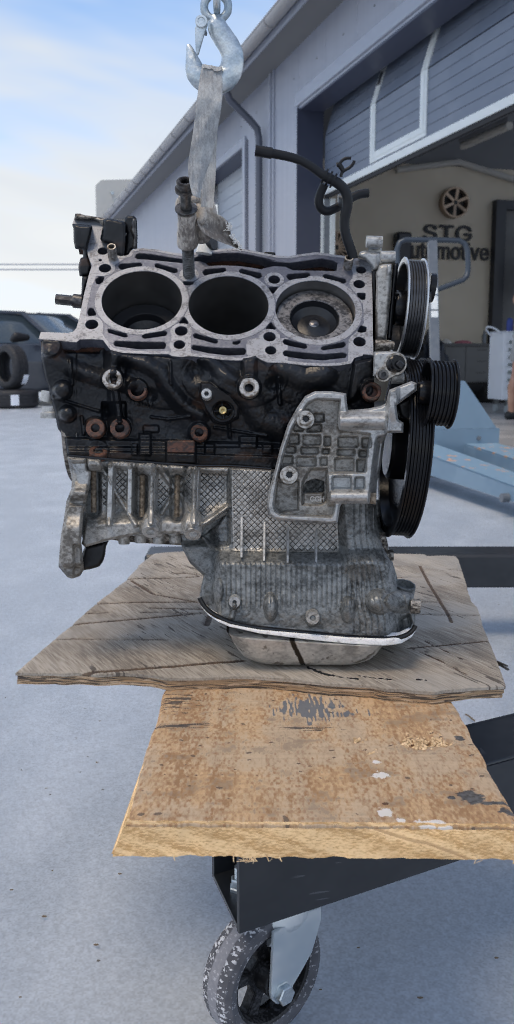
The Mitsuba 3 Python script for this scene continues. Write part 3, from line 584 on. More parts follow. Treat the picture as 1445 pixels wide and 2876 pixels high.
add('end_web', flat(cC([(180, 720), (330, 730), (340, 1130), (262, 1160), (215, 1080), (225, 950), (190, 860)]), .990, .04, .003), 'alu_pan', ENG, smooth=50)
add('gasket_line', tube(at_y(cC([(165, 700), (300, 713), (560, 735), (830, 754), (1020, 755), (1225, 770)]), .950), .0014, 8), 'oil_black', ENG)
for a, b in (((302, 780), (302, 995)), ((556, 800), (552, 1018)), ((738, 803), (734, 1018))):
    A0, A1 = at_y(cC(a), FY + .004)[0], at_y(cC(b), FY + .004)[0]
    n = 60; t = np.linspace(0, 1, n)[:, None]
    add('stud', tube(A0 + (A1 - A0) * t, np.where(np.arange(n) % 2, .0030, .0026), 16), 'stud_rust', ENG)
for c in ((597, 1100), (817, 1112)):
    o = frame_pt(cC(c), .0015); k = add('mount_boss', lathe([(.0075 * 0 + 22 * .54 * PX, -.010), (22 * .54 * PX, 0), (42 * .54 * PX, 0), (44 * .54 * PX, -.001), (44 * .54 * PX, -.012)], o, (0, -.75, -.55), 36), 'alu_bright', ENG)
    for q in range(4):
        pass
    add('thread', lathe([(21 * .54 * PX * (1 if z % 2 else .88), -.010 + z * .0012) for z in range(8)], o, (0, -.75, -.55), 28, caps=False), 'alu_bright', k)
for c in ((545, 1133), (725, 1134), (460, 1140), (640, 1138)):
    add('flange_bolt', lathe([(.0001, -.004), (.0058, -.004), (.0062, -.002), (.0062, .004), (.0085, .005), (.0085, .008), (.0001, .008)], at_y(cC(c), .990)[0], (0, 0, 1), 20), 'alu_cast', ENG)
add('lower_rail', flat(cC([(380, 1135), (500, 1118), (640, 1108), (780, 1110), (800, 1180), (770, 1168), (700, 1164), (560, 1156), (430, 1145)]), 1.02, .06, .003), 'alu_dirty', ENG, smooth=50)
foot = Polygon(cF([(245, 150), (440, 160), (450, 290), (492, 300), (470, 480), (440, 600), (412, 730), (390, 1000), (395, 1060), (418, 1290), (370, 1362), (300, 1385), (250, 1372), (160, 1265), (165, 1180), (185, 950), (215, 780), (240, 600), (290, 480), (300, 330), (272, 230)]))
def foot_h(P):
    x, y = (P[:, 0] - 120) * 3.594, (P[:, 1] - 1240) * 3.594
    h = lumps(P, .03, .0015, 8) + lumps(P, .12, .0006, 9)
    h += -.010 * ss(520, 380, y) * ss(200, 300, y) + .010 * ss(700, 900, y) - .006 * ss(560, 600, y) * ss(660, 620, y) + .004 * ss(470, 500, y) * ss(560, 540, y)
    h -= .012 * ss(300, 330, x + (y - 1100) * -.0) * ss(1030, 1060, y) + .016 * ss(1225, 1290, y) * .8
    h -= .008 * ss(160, 260, y) * ss(330, 290, y)
    return h - .006 * ss(9, 0, shapely.distance(pts_of(P), foot.exterior))
add('bell_housing_flange', relief(foot, lambda P, h: at_y(P, .955 - h), foot_h, 2.4, -.03), 'alu_web', ENG, smooth=50, label='mottled silver flange hanging down at the left end')
add('flange_rib', flat(cF([(430, 1060), (560, 1030), (668, 1000), (640, 1060), (632, 1140), (615, 1200), (575, 1262), (480, 1290), (410, 1300), (385, 1350), (345, 1370), (380, 1200), (410, 1100)]), .985, .03, .004), 'cast_black', ENG, smooth=50)
add('side_web', flat(cF([(262, 170), (445, 200), (452, 288), (490, 305), (470, 500), (350, 460), (330, 300)]), .962, .03, .004), 'alu_bright', ENG, smooth=50)

# ---- upper oil pan
pan_px = Polygon(np.vstack([cE([(236, -178), (236, 60), (180, 140), (120, 170), (20, 130), (0, 175), (25, 250), (60, 315), (125, 375), (112, 430), (104, 490), (150, 552), (240, 602), (400, 632), (620, 652), (830, 668), (1000, 674), (1085, 668), (1138, 640), (1152, 600), (1150, 500), (1138, 460), (1065, 440), (1052, 360), (1030, 300), (990, 225), (965, 120), (960, -60)]), cC([(1500, 780), (1225, 772), (1010, 759)])])).buffer(0)
def pan_h(P):
    S = 1 / 1.7253; x, y = (P[:, 0] - 500) / S, (P[:, 1] - 1400) / S
    h = lumps(P, .02, .0012, 11) + lumps(P, .14, .0007, 12)
    face = ss(250, 275, x) * ss(790, 770, x) * ss(285, 262, y)
    h += -.0005 * hatch(P, 12.5, 2.2) * face
    edge_x = ss(165, 215, x - .0 * y) * ss(1100, 1000, x)
    belly = ss(235, 330, y) * edge_x
    h += .024 * belly + .012 * ss(330, 600, y) * edge_x
    h += -.0013 * ss(2.6, .9, np.abs(((x / 24.5) % 1) - .5) * 24.5 * S) * ss(290, 330, y) * ss(560, 500, y) * ss(190, 260, x) * ss(1000, 900, x)
    col = ss(775, 830, x - .12 * (y - 200)) * ss(985, 900, x - .25 * np.clip(y - 150, 0, 300)) * ss(420, 250, y)
    h += .018 * col
    h += -.0013 * ss(2.6, .9, np.abs((((x - .22 * np.clip(y - 200, 0, 400)) / 30) % 1) - .5) * 30 * S) * ss(820, 850, x)
    h -= .022 * ss(1010, 1080, x - .15 * (y - 300)) * ss(440, 380, y)
    for c, rx, ry, a in (((275, 505), 30, 34, .012), ((450, 525), 34, 70, .012), ((655, 580), 38, 42, .014), ((825, 540), 36, 66, .012), ((195, 445), 26, 60, .010), ((980, 500), 70, 60, .020), ((1080, 500), 75, 55, .018)):
        cc = cE(c)[0]; h += a * dome(P, cc, rx * S, ry * S)
    h += .006 * ss(16 * S, 6 * S, near(P, cE([(275, 520), (262, 575)])))
    h -= .010 * inside(P, Polygon(cE([(1075, 590), (1120, 560), (1135, 600), (1110, 640), (1070, 645)])), 4)
    h += .010 * ss(600, 640, y - (x - 240) * .085 - (x < 240) * 0) * ss(120, 240, x)                       # flange lip
    cheek = ss(210, 150, x) * ss(100, 180, y)
    h -= .014 * cheek
    rib1 = near(P, cE([(250, 40), (118, 128)])); rib2 = near(P, cE([(120, 190), (185, 250)]))
    h += .010 * ss(11 * S, 5 * S, rib1) + .009 * ss(13 * S, 5 * S, rib2)
    h -= .010 * ss(262, 235, x) * ss(240, 200, y)
    return h - .005 * ss(8, 0, shapely.distance(pts_of(P), pan_px.exterior))
PY = .966
add('upper_oil_pan', relief(pan_px, lambda P, h: at_y(P, PY - h), pan_h, 2.1, -.09), 'alu_pan', ENG, smooth=50, label='grey ribbed upper oil pan with fins and a flange')
def pan_pt(c, h): c = np.atleast_2d(c); return at_y(c, PY - pan_h(c) - h)[0]
hatch_px = Polygon(np.vstack([cE([(262, -178), (262, 40), (270, 255), (780, 262), (772, 0)]), cD([(560, 960), (120, 1050)]), cC([(1225, 772), (1010, 759)])])).buffer(0)
add('hatched_face', relief(hatch_px.intersection(pan_px.buffer(-3)), lambda P, h: at_y(P, PY - h), lambda P: pan_h(P) + .0012, 1.6, -.02), 'alu_cast', ENG, smooth=50, label='pale cross hatched face above the belly of the oil pan')
for fx, y0, y1 in ((308, 78, 285), (418, 105, 302), (533, 130, 312), (671, 135, 318)):
    a, b, c0 = at_y(cE((fx + 2, y0)), PY)[0], at_y(cE((fx, y1)), PY - .022)[0], at_y(cE((fx, y1 - 20)), PY)[0]
    t = np.array([.0021, 0, 0]); q = np.array([0, .012, 0]); tt = t * .45
    add('fin', hexa([b - t + q, b + t + q, b + t + [0, .03, 0], b - t + [0, .03, 0], a - t + q * .2, a + t + q * .2, a + t + [0, .02, 0], a - t + [0, .02, 0]]) if False else hexa([b - tt, b + tt, b + t + [0, .022, 0], b - t + [0, .022, 0], a - tt, a + tt, a + t + [0, .012, 0], a - t + [0, .012, 0]]), 'alu_bright', ENG)
for c, ro, ri, m in (((275, 503), 27, 10, 'alu_bright'), ((655, 580), 32, 14, 'alu_cast')):
    o = pan_pt(cE(c), .001); k = add('pan_boss', lathe([(ri * .58 * PX, -.006), (ri * .58 * PX, 0), (ro * .55 * PX, 0), (ro * .58 * PX, -.001), (ro * .58 * PX, -.012)], o, (0, -1, .05), 30), m, ENG)
    add('hole', lathe([(.00005, -.0055), (ri * .6 * PX, -.0055)], o, (0, -1, .05), 20), 'carbon_black', k)
o = at_y(cE((1128, 522)), .955)[0]
add('pan_plug', lathe([(.0001, .010), (.0075, .010), (.0080, .0085), (.0080, 0), (.0001, 0)], o, (1, -.1, 0), 6), 'alu_dirty', ENG)
add('dipstick_cup', lathe([(.0001, -.004), (.0095, -.004), (.0100, .004), (.0115, .004), (.0120, -.010), (.0001, -.010)], at_y(cE((1098, 432)), .985)[0], (.15, -.25, 1), 32), 'alu_pan', ENG)
lip = cE([(104, 488), (118, 515), (150, 553), (195, 582), (250, 606), (400, 637), (620, 660), (830, 680), (1000, 688), (1085, 680), (1135, 652), (1152, 625)])
add('sealant_bead', tube(at_y(lip - [0, 5], .926), .0024, 10, smooth=60), 'oil_black', ENG)
# lower pan: a pressed tray, lofted from its flange down to its flat bottom
def lip_ring(k): pass
sx0, sx1 = at_y(cE((232, 640)), .93)[0][0], at_y(cE((1022, 700)), .93)[0][0]
zt = at_y(cE((640, 668)), .925)[0][2]; zbot = at_y(cE((640, 813)), .945)[0][2]
ZPLY = zbot
def rr(x0, x1, y0, y1, r, z, n=14, dz=0.0):
    p = rect(x0, y0, x1, y1, 0).buffer(-r).buffer(r, quad_segs=n); c = resample(np.asarray(p.exterior.coords), .003)[:0]
    q = np.asarray(p.exterior.coords)[:-1]; s = np.r_[0, np.cumsum(np.linalg.norm(np.diff(np.vstack([q, q[:1]]), axis=0), axis=1))]
    t = np.linspace(0, s[-1], 161)[:-1]; q = np.vstack([q, q[:1]])
    x, y = np.interp(t, s, q[:, 0]), np.interp(t, s, q[:, 1])
    return np.stack([x, y, z - dz * (x - x0) / (x1 - x0)], 1)
dzl = .010
pr = []
for k, (inset, f) in enumerate(((0, 0), (.004, .25), (.009, .55), (.013, .74), (.019, .88), (.027, .96), (.040, 1.0))):
    pr.append(rr(sx0 + inset * 1.15, sx1 - inset * .9, .918 + inset, 1.16 - inset, .030, zt - (zt - zbot) * f, dz=dzl * (1 - f)))
add('sump', loft(pr), 'alu_sump', ENG, smooth=50, label='pale pressed sump with dark oil runs, resting on the plywood')
fx0, fx1 = at_y(cE((104, 480)), .92)[0][0], at_y(cE((1152, 640)), .92)[0][0]
flp = at_y(lip + [0, 2], .916)
fl = [[*flp], ]
w = .0016
sec = []
xs = np.linspace(0, len(lip) - 1, 70); P2 = np.stack([np.interp(xs, np.arange(len(lip)), (lip + [0, 6])[:, k]) for k in (0, 1)], 1)
arc = np.clip((P2[:, 0] - P2[0, 0]) / 70, 0, 1); arc2 = np.clip((P2[-1, 0] - P2[:, 0]) / 60, 0, 1)
yy = .922 + .06 * (1 - np.sqrt(1 - (1 - arc) ** 2)) + .06 * (1 - np.sqrt(1 - (1 - arc2) ** 2))
W = at_y(P2, yy)
wid = .0036 * np.interp(P2[:, 0], [560, 680, 860, 1100, 1168], [.32, .42, .85, 1.1, .6])
add('sump_flange', loft([np.stack([p + [0, .0, wq * .9], p + [0, -.0008, wq * .6], p + [0, -.0008, -wq * .6], p + [0, .0, -wq * .9], p + [0, .02, -wq * .9], p + [0, .02, wq * .9]]) for p, wq in zip(W, wid)]), 'bead_white', ENG, smooth=40, label='bright white lip of the sump under the black sealant')

def groove_ribbons(region, mapf, pitch, w, step=5.0):        # dark ribbons laid along the crossed grooves
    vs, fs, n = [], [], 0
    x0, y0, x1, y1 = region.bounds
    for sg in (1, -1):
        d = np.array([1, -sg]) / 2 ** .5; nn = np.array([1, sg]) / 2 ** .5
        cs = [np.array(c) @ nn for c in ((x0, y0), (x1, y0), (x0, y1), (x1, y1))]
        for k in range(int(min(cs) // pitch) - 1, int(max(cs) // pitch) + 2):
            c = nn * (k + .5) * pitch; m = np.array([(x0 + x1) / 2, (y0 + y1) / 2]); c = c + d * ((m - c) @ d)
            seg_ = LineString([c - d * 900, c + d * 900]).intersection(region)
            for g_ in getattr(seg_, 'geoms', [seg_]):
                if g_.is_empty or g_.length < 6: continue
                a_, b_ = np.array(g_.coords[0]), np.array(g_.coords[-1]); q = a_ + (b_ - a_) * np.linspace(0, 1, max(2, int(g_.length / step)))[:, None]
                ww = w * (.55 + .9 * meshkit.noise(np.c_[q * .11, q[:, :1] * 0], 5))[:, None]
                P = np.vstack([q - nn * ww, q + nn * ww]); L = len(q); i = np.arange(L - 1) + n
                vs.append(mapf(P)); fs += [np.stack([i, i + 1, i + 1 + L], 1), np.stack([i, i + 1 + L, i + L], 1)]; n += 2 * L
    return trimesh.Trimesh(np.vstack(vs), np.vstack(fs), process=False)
hr = hatch_px.buffer(-4).difference(unary_union([LineString(cE([(f_, y0), (f_, 320)])).buffer(4) for f_, y0 in ((308, 85), (418, 112), (533, 135), (671, 140))])).intersection(Polygon(cE([(255, -200), (790, -200), (790, 252), (255, 252)])))
add('groove_lines', groove_ribbons(hr, lambda P: at_y(P, PY - pan_h(P) - .0014), 12.5, .85), 'groove_dark', ENG, smooth=False, stuff=True)
fr_reg = unary_union([Polygon(cC(q)) for q in ([(350, 790), (372, 840), (372, 1000), (345, 960)], [(402, 790), (476, 790), (474, 960), (402, 860)], [(504, 790), (530, 800), (528, 980), (504, 960)], [(628, 790), (690, 870), (700, 900), (650, 970), (626, 980)], [(770, 800), (815, 790), (812, 980), (775, 900)], [(850, 790), (985, 790), (985, 940), (880, 1020), (846, 1020)])]).buffer(-2)
add('groove_lines', groove_ribbons(fr_reg, lambda P: at_y(P, FY - frame_h(P) - .0004), 12.5, .8), 'groove_dark', ENG, smooth=False, stuff=True)

# ---- accessory bracket
br = Polygon(cD([(590, 312), (500, 298), (400, 298), (340, 328), (290, 400), (235, 500), (190, 640), (150, 800), (120, 900), (108, 1000), (120, 1050), (160, 1080), (330, 1095), (500, 1106), (538, 1096), (552, 1000), (562, 982), (640, 980), (720, 982), (772, 985), (776, 850), (800, 760), (822, 600), (838, 552), (935, 552), (938, 490), (905, 470), (893, 385), (1020, 292), (1018, 250), (985, 237), (850, 290), (828, 372), (800, 388), (720, 404), (600, 412), (592, 355)])).buffer(0)
big = Polygon(cD([(330, 870), (350, 845), (400, 828), (455, 845), (458, 905), (440, 912), (330, 912)]))
recess = Polygon(cD([(552, 352), (410, 345), (355, 372), (310, 440), (262, 520), (215, 650), (178, 800), (160, 900), (148, 990), (160, 1030), (190, 1048), (500, 1062), (512, 1040), (525, 970), (480, 950), (478, 800), (700, 790), (735, 560), (550, 530), (540, 500)]))
pockets = [(395, 435, 455, 485), (270, 497, 330, 540), (350, 500, 440, 545), (243, 560, 305, 620), (325, 565, 435, 625), (455, 572, 495, 632), (540, 575, 660, 640), (685, 582, 742, 640), (222, 632, 282, 672), (315, 638, 420, 680), (445, 648, 487, 680), (535, 650, 642, 690), (668, 658, 720, 698), (200, 690, 265, 740), (288, 695, 405, 755), (432, 700, 475, 750), (520, 705, 635, 785), (655, 712, 712, 790)]
deep = [(505, 815, 620, 900), (642, 820, 700, 895)]
def br_h(P):
    S = 1 / 2.1567; x, y = (P[:, 0] - 700) / S, (P[:, 1] - 960) / S
    h = lumps(P, .03, .0008, 21) + lumps(P, .12, .0004, 22) - .015 * inside(P, recess, 3)
    for (a, b, c, d), dep in [(q, .0085) for q in pockets] + [(q, .012) for q in deep]:
        R = rect(700 + a * S, 960 + b * S, 700 + c * S, 960 + d * S, 4)
        h -= dep * inside(P, R, 2.6)
    h -= .010 * inside(P, Polygon(cD([(172, 845), (300, 842), (298, 1020), (190, 1030), (158, 1000)])), 3)
    h -= .012 * inside(P, Polygon(cD([(325, 850), (370, 770), (470, 770), (475, 960), (440, 985), (325, 985)])), 4)
    h += .007 * inside(P, Polygon(cD([(330, 915), (452, 915), (445, 980), (330, 985)])), 3)
    cyl = np.clip(1 - ((y - 478) / 70) ** 2, 0, 1) ** .5 * ss(530, 552, x) * ss(850, 830, x)
    h = np.where(cyl > .02, np.maximum(h, -.020 + .032 * cyl), h)
    cyl2 = np.clip(1 - ((y - 940) / 55) ** 2, 0, 1) ** .5 * ss(470, 500, x) * ss(760, 720, x)
    h = np.where(cyl2 > .02, np.maximum(h, -.014 + .020 * cyl2), h)
    arm = ss(830, 860, x)
    h += arm * (.006 - .010 * ss(380, 520, y)) + .012 * inside(P, Polygon(cD([(830, 560), (842, 300), (905, 262), (905, 380), (915, 470), (940, 490), (940, 560)])), 6)
    side = ss(735, 775, x - (800 - y) * .12) * ss(560, 620, y); h -= .020 * side
    for c in ((340, 468), (240, 803)): h += .008 * disc(P, cD(c)[0], 26, 4) * 1.0
    return h - .005 * ss(7, 0, shapely.distance(pts_of(P), br.exterior))
BY = .915
def by(P): return BY + .050 * np.clip((1420 - P[:, 1]) / 380, -.1, 1) * 0 - .0 * P[:, 0]
rec_in = recess.buffer(-1.5)
BK = add('bracket', relief(br.difference(rec_in), lambda P, h: at_y(P, BY - h), br_h, 1.9, -.036), 'alu_bright', ENG, smooth=50, label='cast silver accessory bracket with square pockets on the right')
add('pocketed_web', relief(rec_in.buffer(.3).difference(big), lambda P, h: at_y(P, BY - h), br_h, 1.7, -.040), 'alu_web', BK, smooth=50)  # darker than the rim: grime, with recess shade put into the colour
for c in ((340, 470), (240, 805)):
    o = at_y(cD(c), BY)[0] - [0, .004, 0]
    socket_bolt(o, (.05, -1, .2), 17 * PX, 'steel_worn', BK, flange=23 * PX, h=.008)
tm = meshkit.text_mesh('CGH', .0050, .0010, True); tv = np.asarray(tm.vertices)
q0 = cD((368, 966))[0]; ttp = np.stack([q0[0] + tv[:, 0] / PX, q0[1] - tv[:, 1] / PX], 1)
add('cast_mark', (at_y(ttp, BY + .004 - tv[:, 2]), tm.faces), 'alu_cast', BK, smooth=False)
add('arm_web', flat(cI([(440, 800), (460, 780), (640, 690), (720, 600), (800, 560), (790, 1020), (720, 1100), (640, 1060), (520, 1000), (480, 960)]), .945, .05, .004), 'cast_black', BK, smooth=50)
add('bracket_rust_strip', flat(cD([(738, 915), (772, 915), (770, 985), (735, 980)]), .922, .02, .001), 'stud_rust', BK)

# ---- sensor carrier at the corner of the deck
add('sensor_carrier', flat(cI([(140, 130), (320, 120), (440, 125), (530, 165), (570, 235), (560, 330), (510, 400), (400, 440), (350, 490), (270, 520), (205, 490), (180, 450), (130, 440)]), .945, .03, .003), 'alu_bright', ENG, smooth=50)
def loop_h(c, ro, ri): return c, ro, ri
o1, o2 = at_y(cI((425, 290)), .943)[0], at_y(cI((265, 425)), .943)[0]
ck = add('sensor_collar', solid(unary_union([Polygon(cI([(235, 350), (330, 250), (480, 400), (340, 495)])), Point(*cI((425, 285))[0]).buffer(30), Point(*cI((265, 425))[0]).buffer(20)]).difference(unary_union([Point(*cI((425, 285))[0]).buffer(23), Point(*cI((265, 425))[0]).buffer(15.5)])), Frame([0, 0, 0], [1, 0, 0], [0, 0, 1]), 0, 1, 0), 'bead_white', ENG) if False else None
def px_solid(poly, y, depth, bevel=.0008):     # upright plate traced from the front
    fr = Frame([0, y, 0], [1, 0, 0], [0, 0, 1]); f = lambda r: fr.hit(np.asarray(r.coords))
    out = []
    for gg in getattr(poly, 'geoms', [poly]):
        out.append(solid(Polygon(f(gg.exterior), [f(r) for r in gg.interiors]).buffer(0), fr, -depth, 0, bevel))
    return cat(*out)
A1, A2 = Point(*cI((428, 285))[0]), Point(*cI((265, 425))[0])
col = unary_union([A1.buffer(31), A2.buffer(20), Polygon(cI([(205, 380), (330, 240), (500, 390), (330, 480)]))]).difference(unary_union([A1.buffer(24), A2.buffer(15.5)]))
ck = add('sensor_collar', px_solid(col, .940, .012), 'steel_worn', ENG)
o1, o2 = at_y(cI((428, 285)), .938)[0], at_y(cI((265, 425)), .938)[0]
sk = add('sensor', lathe([(.0001, .008), (.0066, .008), (.0072, .007), (.0072, .003), (.0084, .002), (.0084, -.012), (.0001, -.012)], o1, (.25, -1, .1), 36), 'pulley_black', ENG)
add('plug_socket', obox(o1 + [.003, -.009, -.0005], [[.75, .1, -.65], [0, 1, 0], [.65, 0, .75]], (.0075, .006, .0060), .001), 'carbon_black', sk)
socket_bolt(o2, (0, -1, .1), .0046, 'bolt_dark', ENG, h=.004)
add('oil_pipe_end', tube(at_y(cI([(370, 470), (530, 465)]), .955), .0058, 20), 'alu_cast', ENG)

# ---- water pump housing at the right end
add('pump_body', flat(cP([(380, 640), (430, 520), (500, 500), (600, 500), (605, 640), (590, 900), (570, 1150), (550, 1400), (520, 1570), (370, 1560), (372, 1250), (380, 1000), (385, 800)]), 1.005, .05, .004, bump=.0012), 'alu_cast', ENG, smooth=50)
add('pump_body_edge', flat(cP([(535, 505), (600, 505), (605, 600), (545, 690), (530, 650)]), .995, .02, .002), 'alu_bright', ENG, smooth=50)
add('pump_shoulder', flat(cP([(130, 400), (165, 325), (250, 310), (300, 330), (400, 340), (440, 360), (435, 470), (400, 600), (340, 600), (320, 540), (230, 440)]), 1.035, .04, .004), 'alu_bright', ENG, smooth=50)
add('pump_neck', flat(cP([(275, 270), (410, 270), (410, 240), (465, 240), (465, 370), (410, 370), (275, 350)]), 1.045, .02, .002), 'alu_cast', ENG, smooth=50)
add('pump_lug', tube(at_y(cP([(248, 190), (472, 195)]), 1.04), 81 / 4.977 * PX * 1.04, 32), 'alu_bright', ENG)
add('pump_lug', tube(at_y(cP([(445, 405), (648, 405)]), 1.02), 84 / 4.977 * PX * 1.02, 32), 'alu_bright', ENG)
add('pump_stud_boss', cat(tube(at_y(cP([(370, 1640), (560, 1640)]), .985), 75 / 4.977 * PX, 32), tube(at_y(cP([(555, 1640), (632, 1645)]), .985), 58 / 4.977 * PX, 28)), 'alu_dirty', ENG)
add('gasket_gap', flat(cP([(322, 600), (385, 600), (390, 900), (378, 1560), (372, 1720), (345, 1760)]), 1.03, .03, .002), 'cast_black', ENG)
add('pump_back_plate', flat(cP([(630, 490), (690, 490), (690, 620), (660, 850), (640, 1100), (620, 1350), (600, 1570), (530, 1570), (560, 1250), (590, 950), (605, 700)]), 1.01, .03, .002), 'pulley_black', ENG, smooth=50)
# ---- pulleys
def ribbed(o, d, r, w, ribs, rim, body, hub, parent=ENG, name='pulley', rims=True, bell=.0, lab=None, depth=.0028):
    pr = [(r * .40, -.002), (r * .40, bell), (r * .62, bell + .001), (r * .86, .002), (r * .95, 0)]
    m0 = [(r * .985, 0), (r * .99, .0022)]
    prof = [(r * .30, w * .4), (r * .30, w * .55), (r * .88, w * .45), (r * .90, .0005), (r * .965, .0005)]
    n = ribs; a = .0022; pitch = (w - 2 * a) / n
    prof.append((r - depth, a))
    for k in range(n):
        z = a + k * pitch; prof += [(r - depth, z + pitch * .15), (r - .0006, z + pitch * .38), (r - .0006, z + pitch * .62), (r - depth, z + pitch * .85)]
    prof += [(r - depth, w - a), (r * .965, w - .0005), (r * .88, w - .0005), (r * .86, w * .6), (r * .30, w * .6)]
    k = add(name, lathe(prof, o, d, 112), body, parent, smooth=28, label=lab)
    for z in ((0, w - .0022) if rims else ()):
        add('rim', lathe([(r * .93, z), (r + .0008, z), (r + .0016, z + .0006), (r + .0016, z + .0016), (r + .0008, z + .0022), (r * .93, z + .0022), (r * .93, z)], o, d, 112), rim, k)
    add('hub', lathe([(.0001, -.006), (r * .32, -.006), (r * .36, -.003), (r * .36, w * .5), (.0001, w * .5)], o, d, 48), hub, k)
    return k
PD = np.array([math.cos(roll * 1.6), .02, math.sin(roll * 1.6)])
ribbed(at_y(cP((700, 1120)), 1.03)[0], PD, .0512, .0215, 6, 'rim_bright', 'pulley_steel', 'pulley_black', lab='grey ribbed pulley with bright rims beside the open cylinders')
ribbed(at_y(cD((905, 640)), 1.000)[0] - PD * .006, PD, .0930, .0235, 6, 'pulley_black', 'pulley_black', 'pulley_black', lab='large black crankshaft pulley behind the bracket')
ribbed(at_y(cI((800, 655)), .925)[0], PD, .0318, .0268, 6, 'pulley_black', 'pulley_black', 'pulley_black', lab='small black ribbed idler pulley at the far right')
add('pump_outlet', cat(tube(at_y(cP([(1030, 830), (1120, 830)]), 1.04), 200 / 4.977 * PX * .92, 30), tube(at_y(cP([(1120, 830), (1195, 840)]), 1.04), 205 / 4.977 * PX, 30)), 'pulley_black', ENG)
add('outlet_clip', tube(at_y(cP([(1130, 620), (1138, 700), (1120, 830), (1105, 920), (1110, 965)]), 1.012), .0010, 8, smooth=30), 'steel_worn', ENG)
add('pump_outlet_foot', flat(cP([(1030, 900), (1170, 880), (1160, 1020), (1110, 1065), (1030, 1050)]), 1.02, .03, .003), 'pulley_black', ENG)
for c in (cP((690, 950)),): socket_bolt(at_y(c, 1.02)[0], (-.3, -1, .1), .0042, 'bolt_dark', ENG, h=.004)
add('front_cover', flat(np.vstack([cE([(950, -40), (975, 60), (985, 140), (1010, 180), (1030, 270), (1060, 370), (1080, 440), (1000, 440), (930, 200)])]), .995, .06, .004), 'alu_pan', ENG, smooth=50)
add('cover_edge', flat(cD([(740, 955), (795, 955), (800, 1050), (760, 1090), (790, 1160), (800, 1190), (700, 1190), (690, 1000)]), .985, .04, .003), 'alu_pan', ENG, smooth=50)
for c in (cE((995, 190)), cE((1035, 275)), cE((1005, 235))):
    add('cover_bolt', tube(np.array([at_y(c, .985)[0] - [.006, 0, 0], at_y(c, .985)[0] + [.002, 0, 0]]), .0058, 20), 'alu_dirty', ENG)
# ---- hose on top
def hose(f, pts, y, r, **k): return tube(at_y(f(pts), y), r, 18, **k)
HK = add('hose', hose(cB, [(35, 78), (75, 84), (120, 92), (200, 108), (262, 127), (330, 165), (400, 213), (462, 248), (500, 290), (513, 340), (503, 400), (496, 450), (505, 520), (525, 580), (542, 640)], np.linspace(1.02, 1.04, 15), .0047 * np.array([1.12, 1.12, 1.0, .98, .95, .95, 1.05, 1.15, 1.15, 1.15, 1.15, 1.1, 1.1, 1.1, 1.1]), smooth=90), 'rubber_hose', ENG, label='black coolant pipe rising above the right of the block')
add('hose_end', hose(cB, [(34, 77), (120, 92)], 1.0199, .0056), 'rubber_hose', HK)
for k in range(3):
    p = np.array([390 + k * 22, 206 + k * 13]); add('hose_ridge', hose(cB, [p, p + [9, 5]], 1.03, .0078), 'rubber_hose', HK)
add('branch_hose', hose(cB, [(392, 252), (375, 290), (363, 335), (372, 375), (400, 392), (440, 382), (480, 360), (525, 328), (565, 308), (620, 299)], np.linspace(1.035, 1.06, 10), .0046, smooth=70), 'rubber_hose', HK)
add('hose_bore', hose(cB, [(618, 299), (622, 299)], 1.0601, .0027), 'carbon_black', HK)
add('hose_joint', hose(cB, [(462, 340), (482, 340)], 1.05, .0072), 'zinc_dark', HK)
add('pipe_clip', cat(hose(cO, [(340, 500), (375, 425), (430, 395), (480, 350), (500, 305)], 1.03, .0016, smooth=30), hose(cO, [(345, 400), (320, 370), (345, 310), (400, 275), (460, 275)], 1.03, .0016, smooth=30), hose(cO, [(285, 355), (330, 365), (350, 400), (372, 430)], 1.03, .0024, smooth=20)), 'rubber_hose', HK)
# ---- lifting bolt, washer
bo = DK.at(DK.hit(cK((318, 1575))))[0]
tip = at_y(cK((262, 225)), .0)[0] if False else None
rh = ray(cK((262, 235)))[0]
BL = .135
bd = DN.copy()
# lean the bolt so that its head comes where the photograph has it
k_ = None
for L in np.linspace(.08, .22, 561):
    w = EYE + rh * ((bo - EYE)[1] - 0.66 * L) / rh[1] - bo
    if abs(np.linalg.norm(w) - L) < .0006: k_ = w; break
if k_ is not None: BL = np.linalg.norm(k_); bd = k_ / BL
def bp(s): return bo + bd * s
n = 104
BK2 = add('lifting_bolt', cat(tube([bp(-.012 + (BL * .42 + .012) * i / (n - 1)) for i in range(n)], [(.0063, .0060, .0049, .0060)[i % 4] for i in range(n)], 24), tube([bp(BL * .38), bp(BL * .97)], .0056, 28)), 'thread_steel', ENG, label='long dark head bolt screwed into the deck to hold the strap')
fr = pframe(bp(BL * .955), bd)
star = Polygon([(q * math.cos(a), q * math.sin(a)) for k in range(24) for q, a in [((.0052 if k % 2 else .0041), k * math.pi / 12)]])
add('head', cat(solid(Point(0, 0).buffer(.0103).difference(star), fr, -.0028, .0012, .0010), solid(Point(0, 0).buffer(.0086).difference(star), fr, .0008, .0085, .0012)), 'bolt_dark', BK2)
add('socket', solid(star.buffer(.0001), fr, -.0028, .003), 'carbon_black', BK2)
# ================================================================ hook, chain and strap
HY = .945
HKP = thing('lifting_hook', 'zinc plated lifting hook with a sprung latch, hanging at the top of the photo', 'hook')
hp = [((690, 300), 100), ((705, 400), 140), ((790, 545), 150), ((885, 700), 155), ((940, 860), 158), ((925, 1010), 165), ((850, 1150), 175), ((730, 1225), 180), ((600, 1230), 178), ((455, 1165), 168), ((370, 1060), 135), ((338, 950), 108), ((318, 850), 80), ((292, 755), 54), ((276, 695), 34)]
ctr = np.array([p for p, _ in hp], float); wid = np.array([w for _, w in hp], float)
s_ = np.r_[0, np.cumsum(np.linalg.norm(np.diff(ctr, axis=0), axis=1))]; t_ = np.linspace(0, s_[-1], 46)
from scipy.interpolate import PchipInterpolator
ctr = PchipInterpolator(s_, ctr)(t_); wid = PchipInterpolator(s_, wid)(t_)
W3 = at_y(cH(ctr), HY); hpx = HY / FOC / 5.392
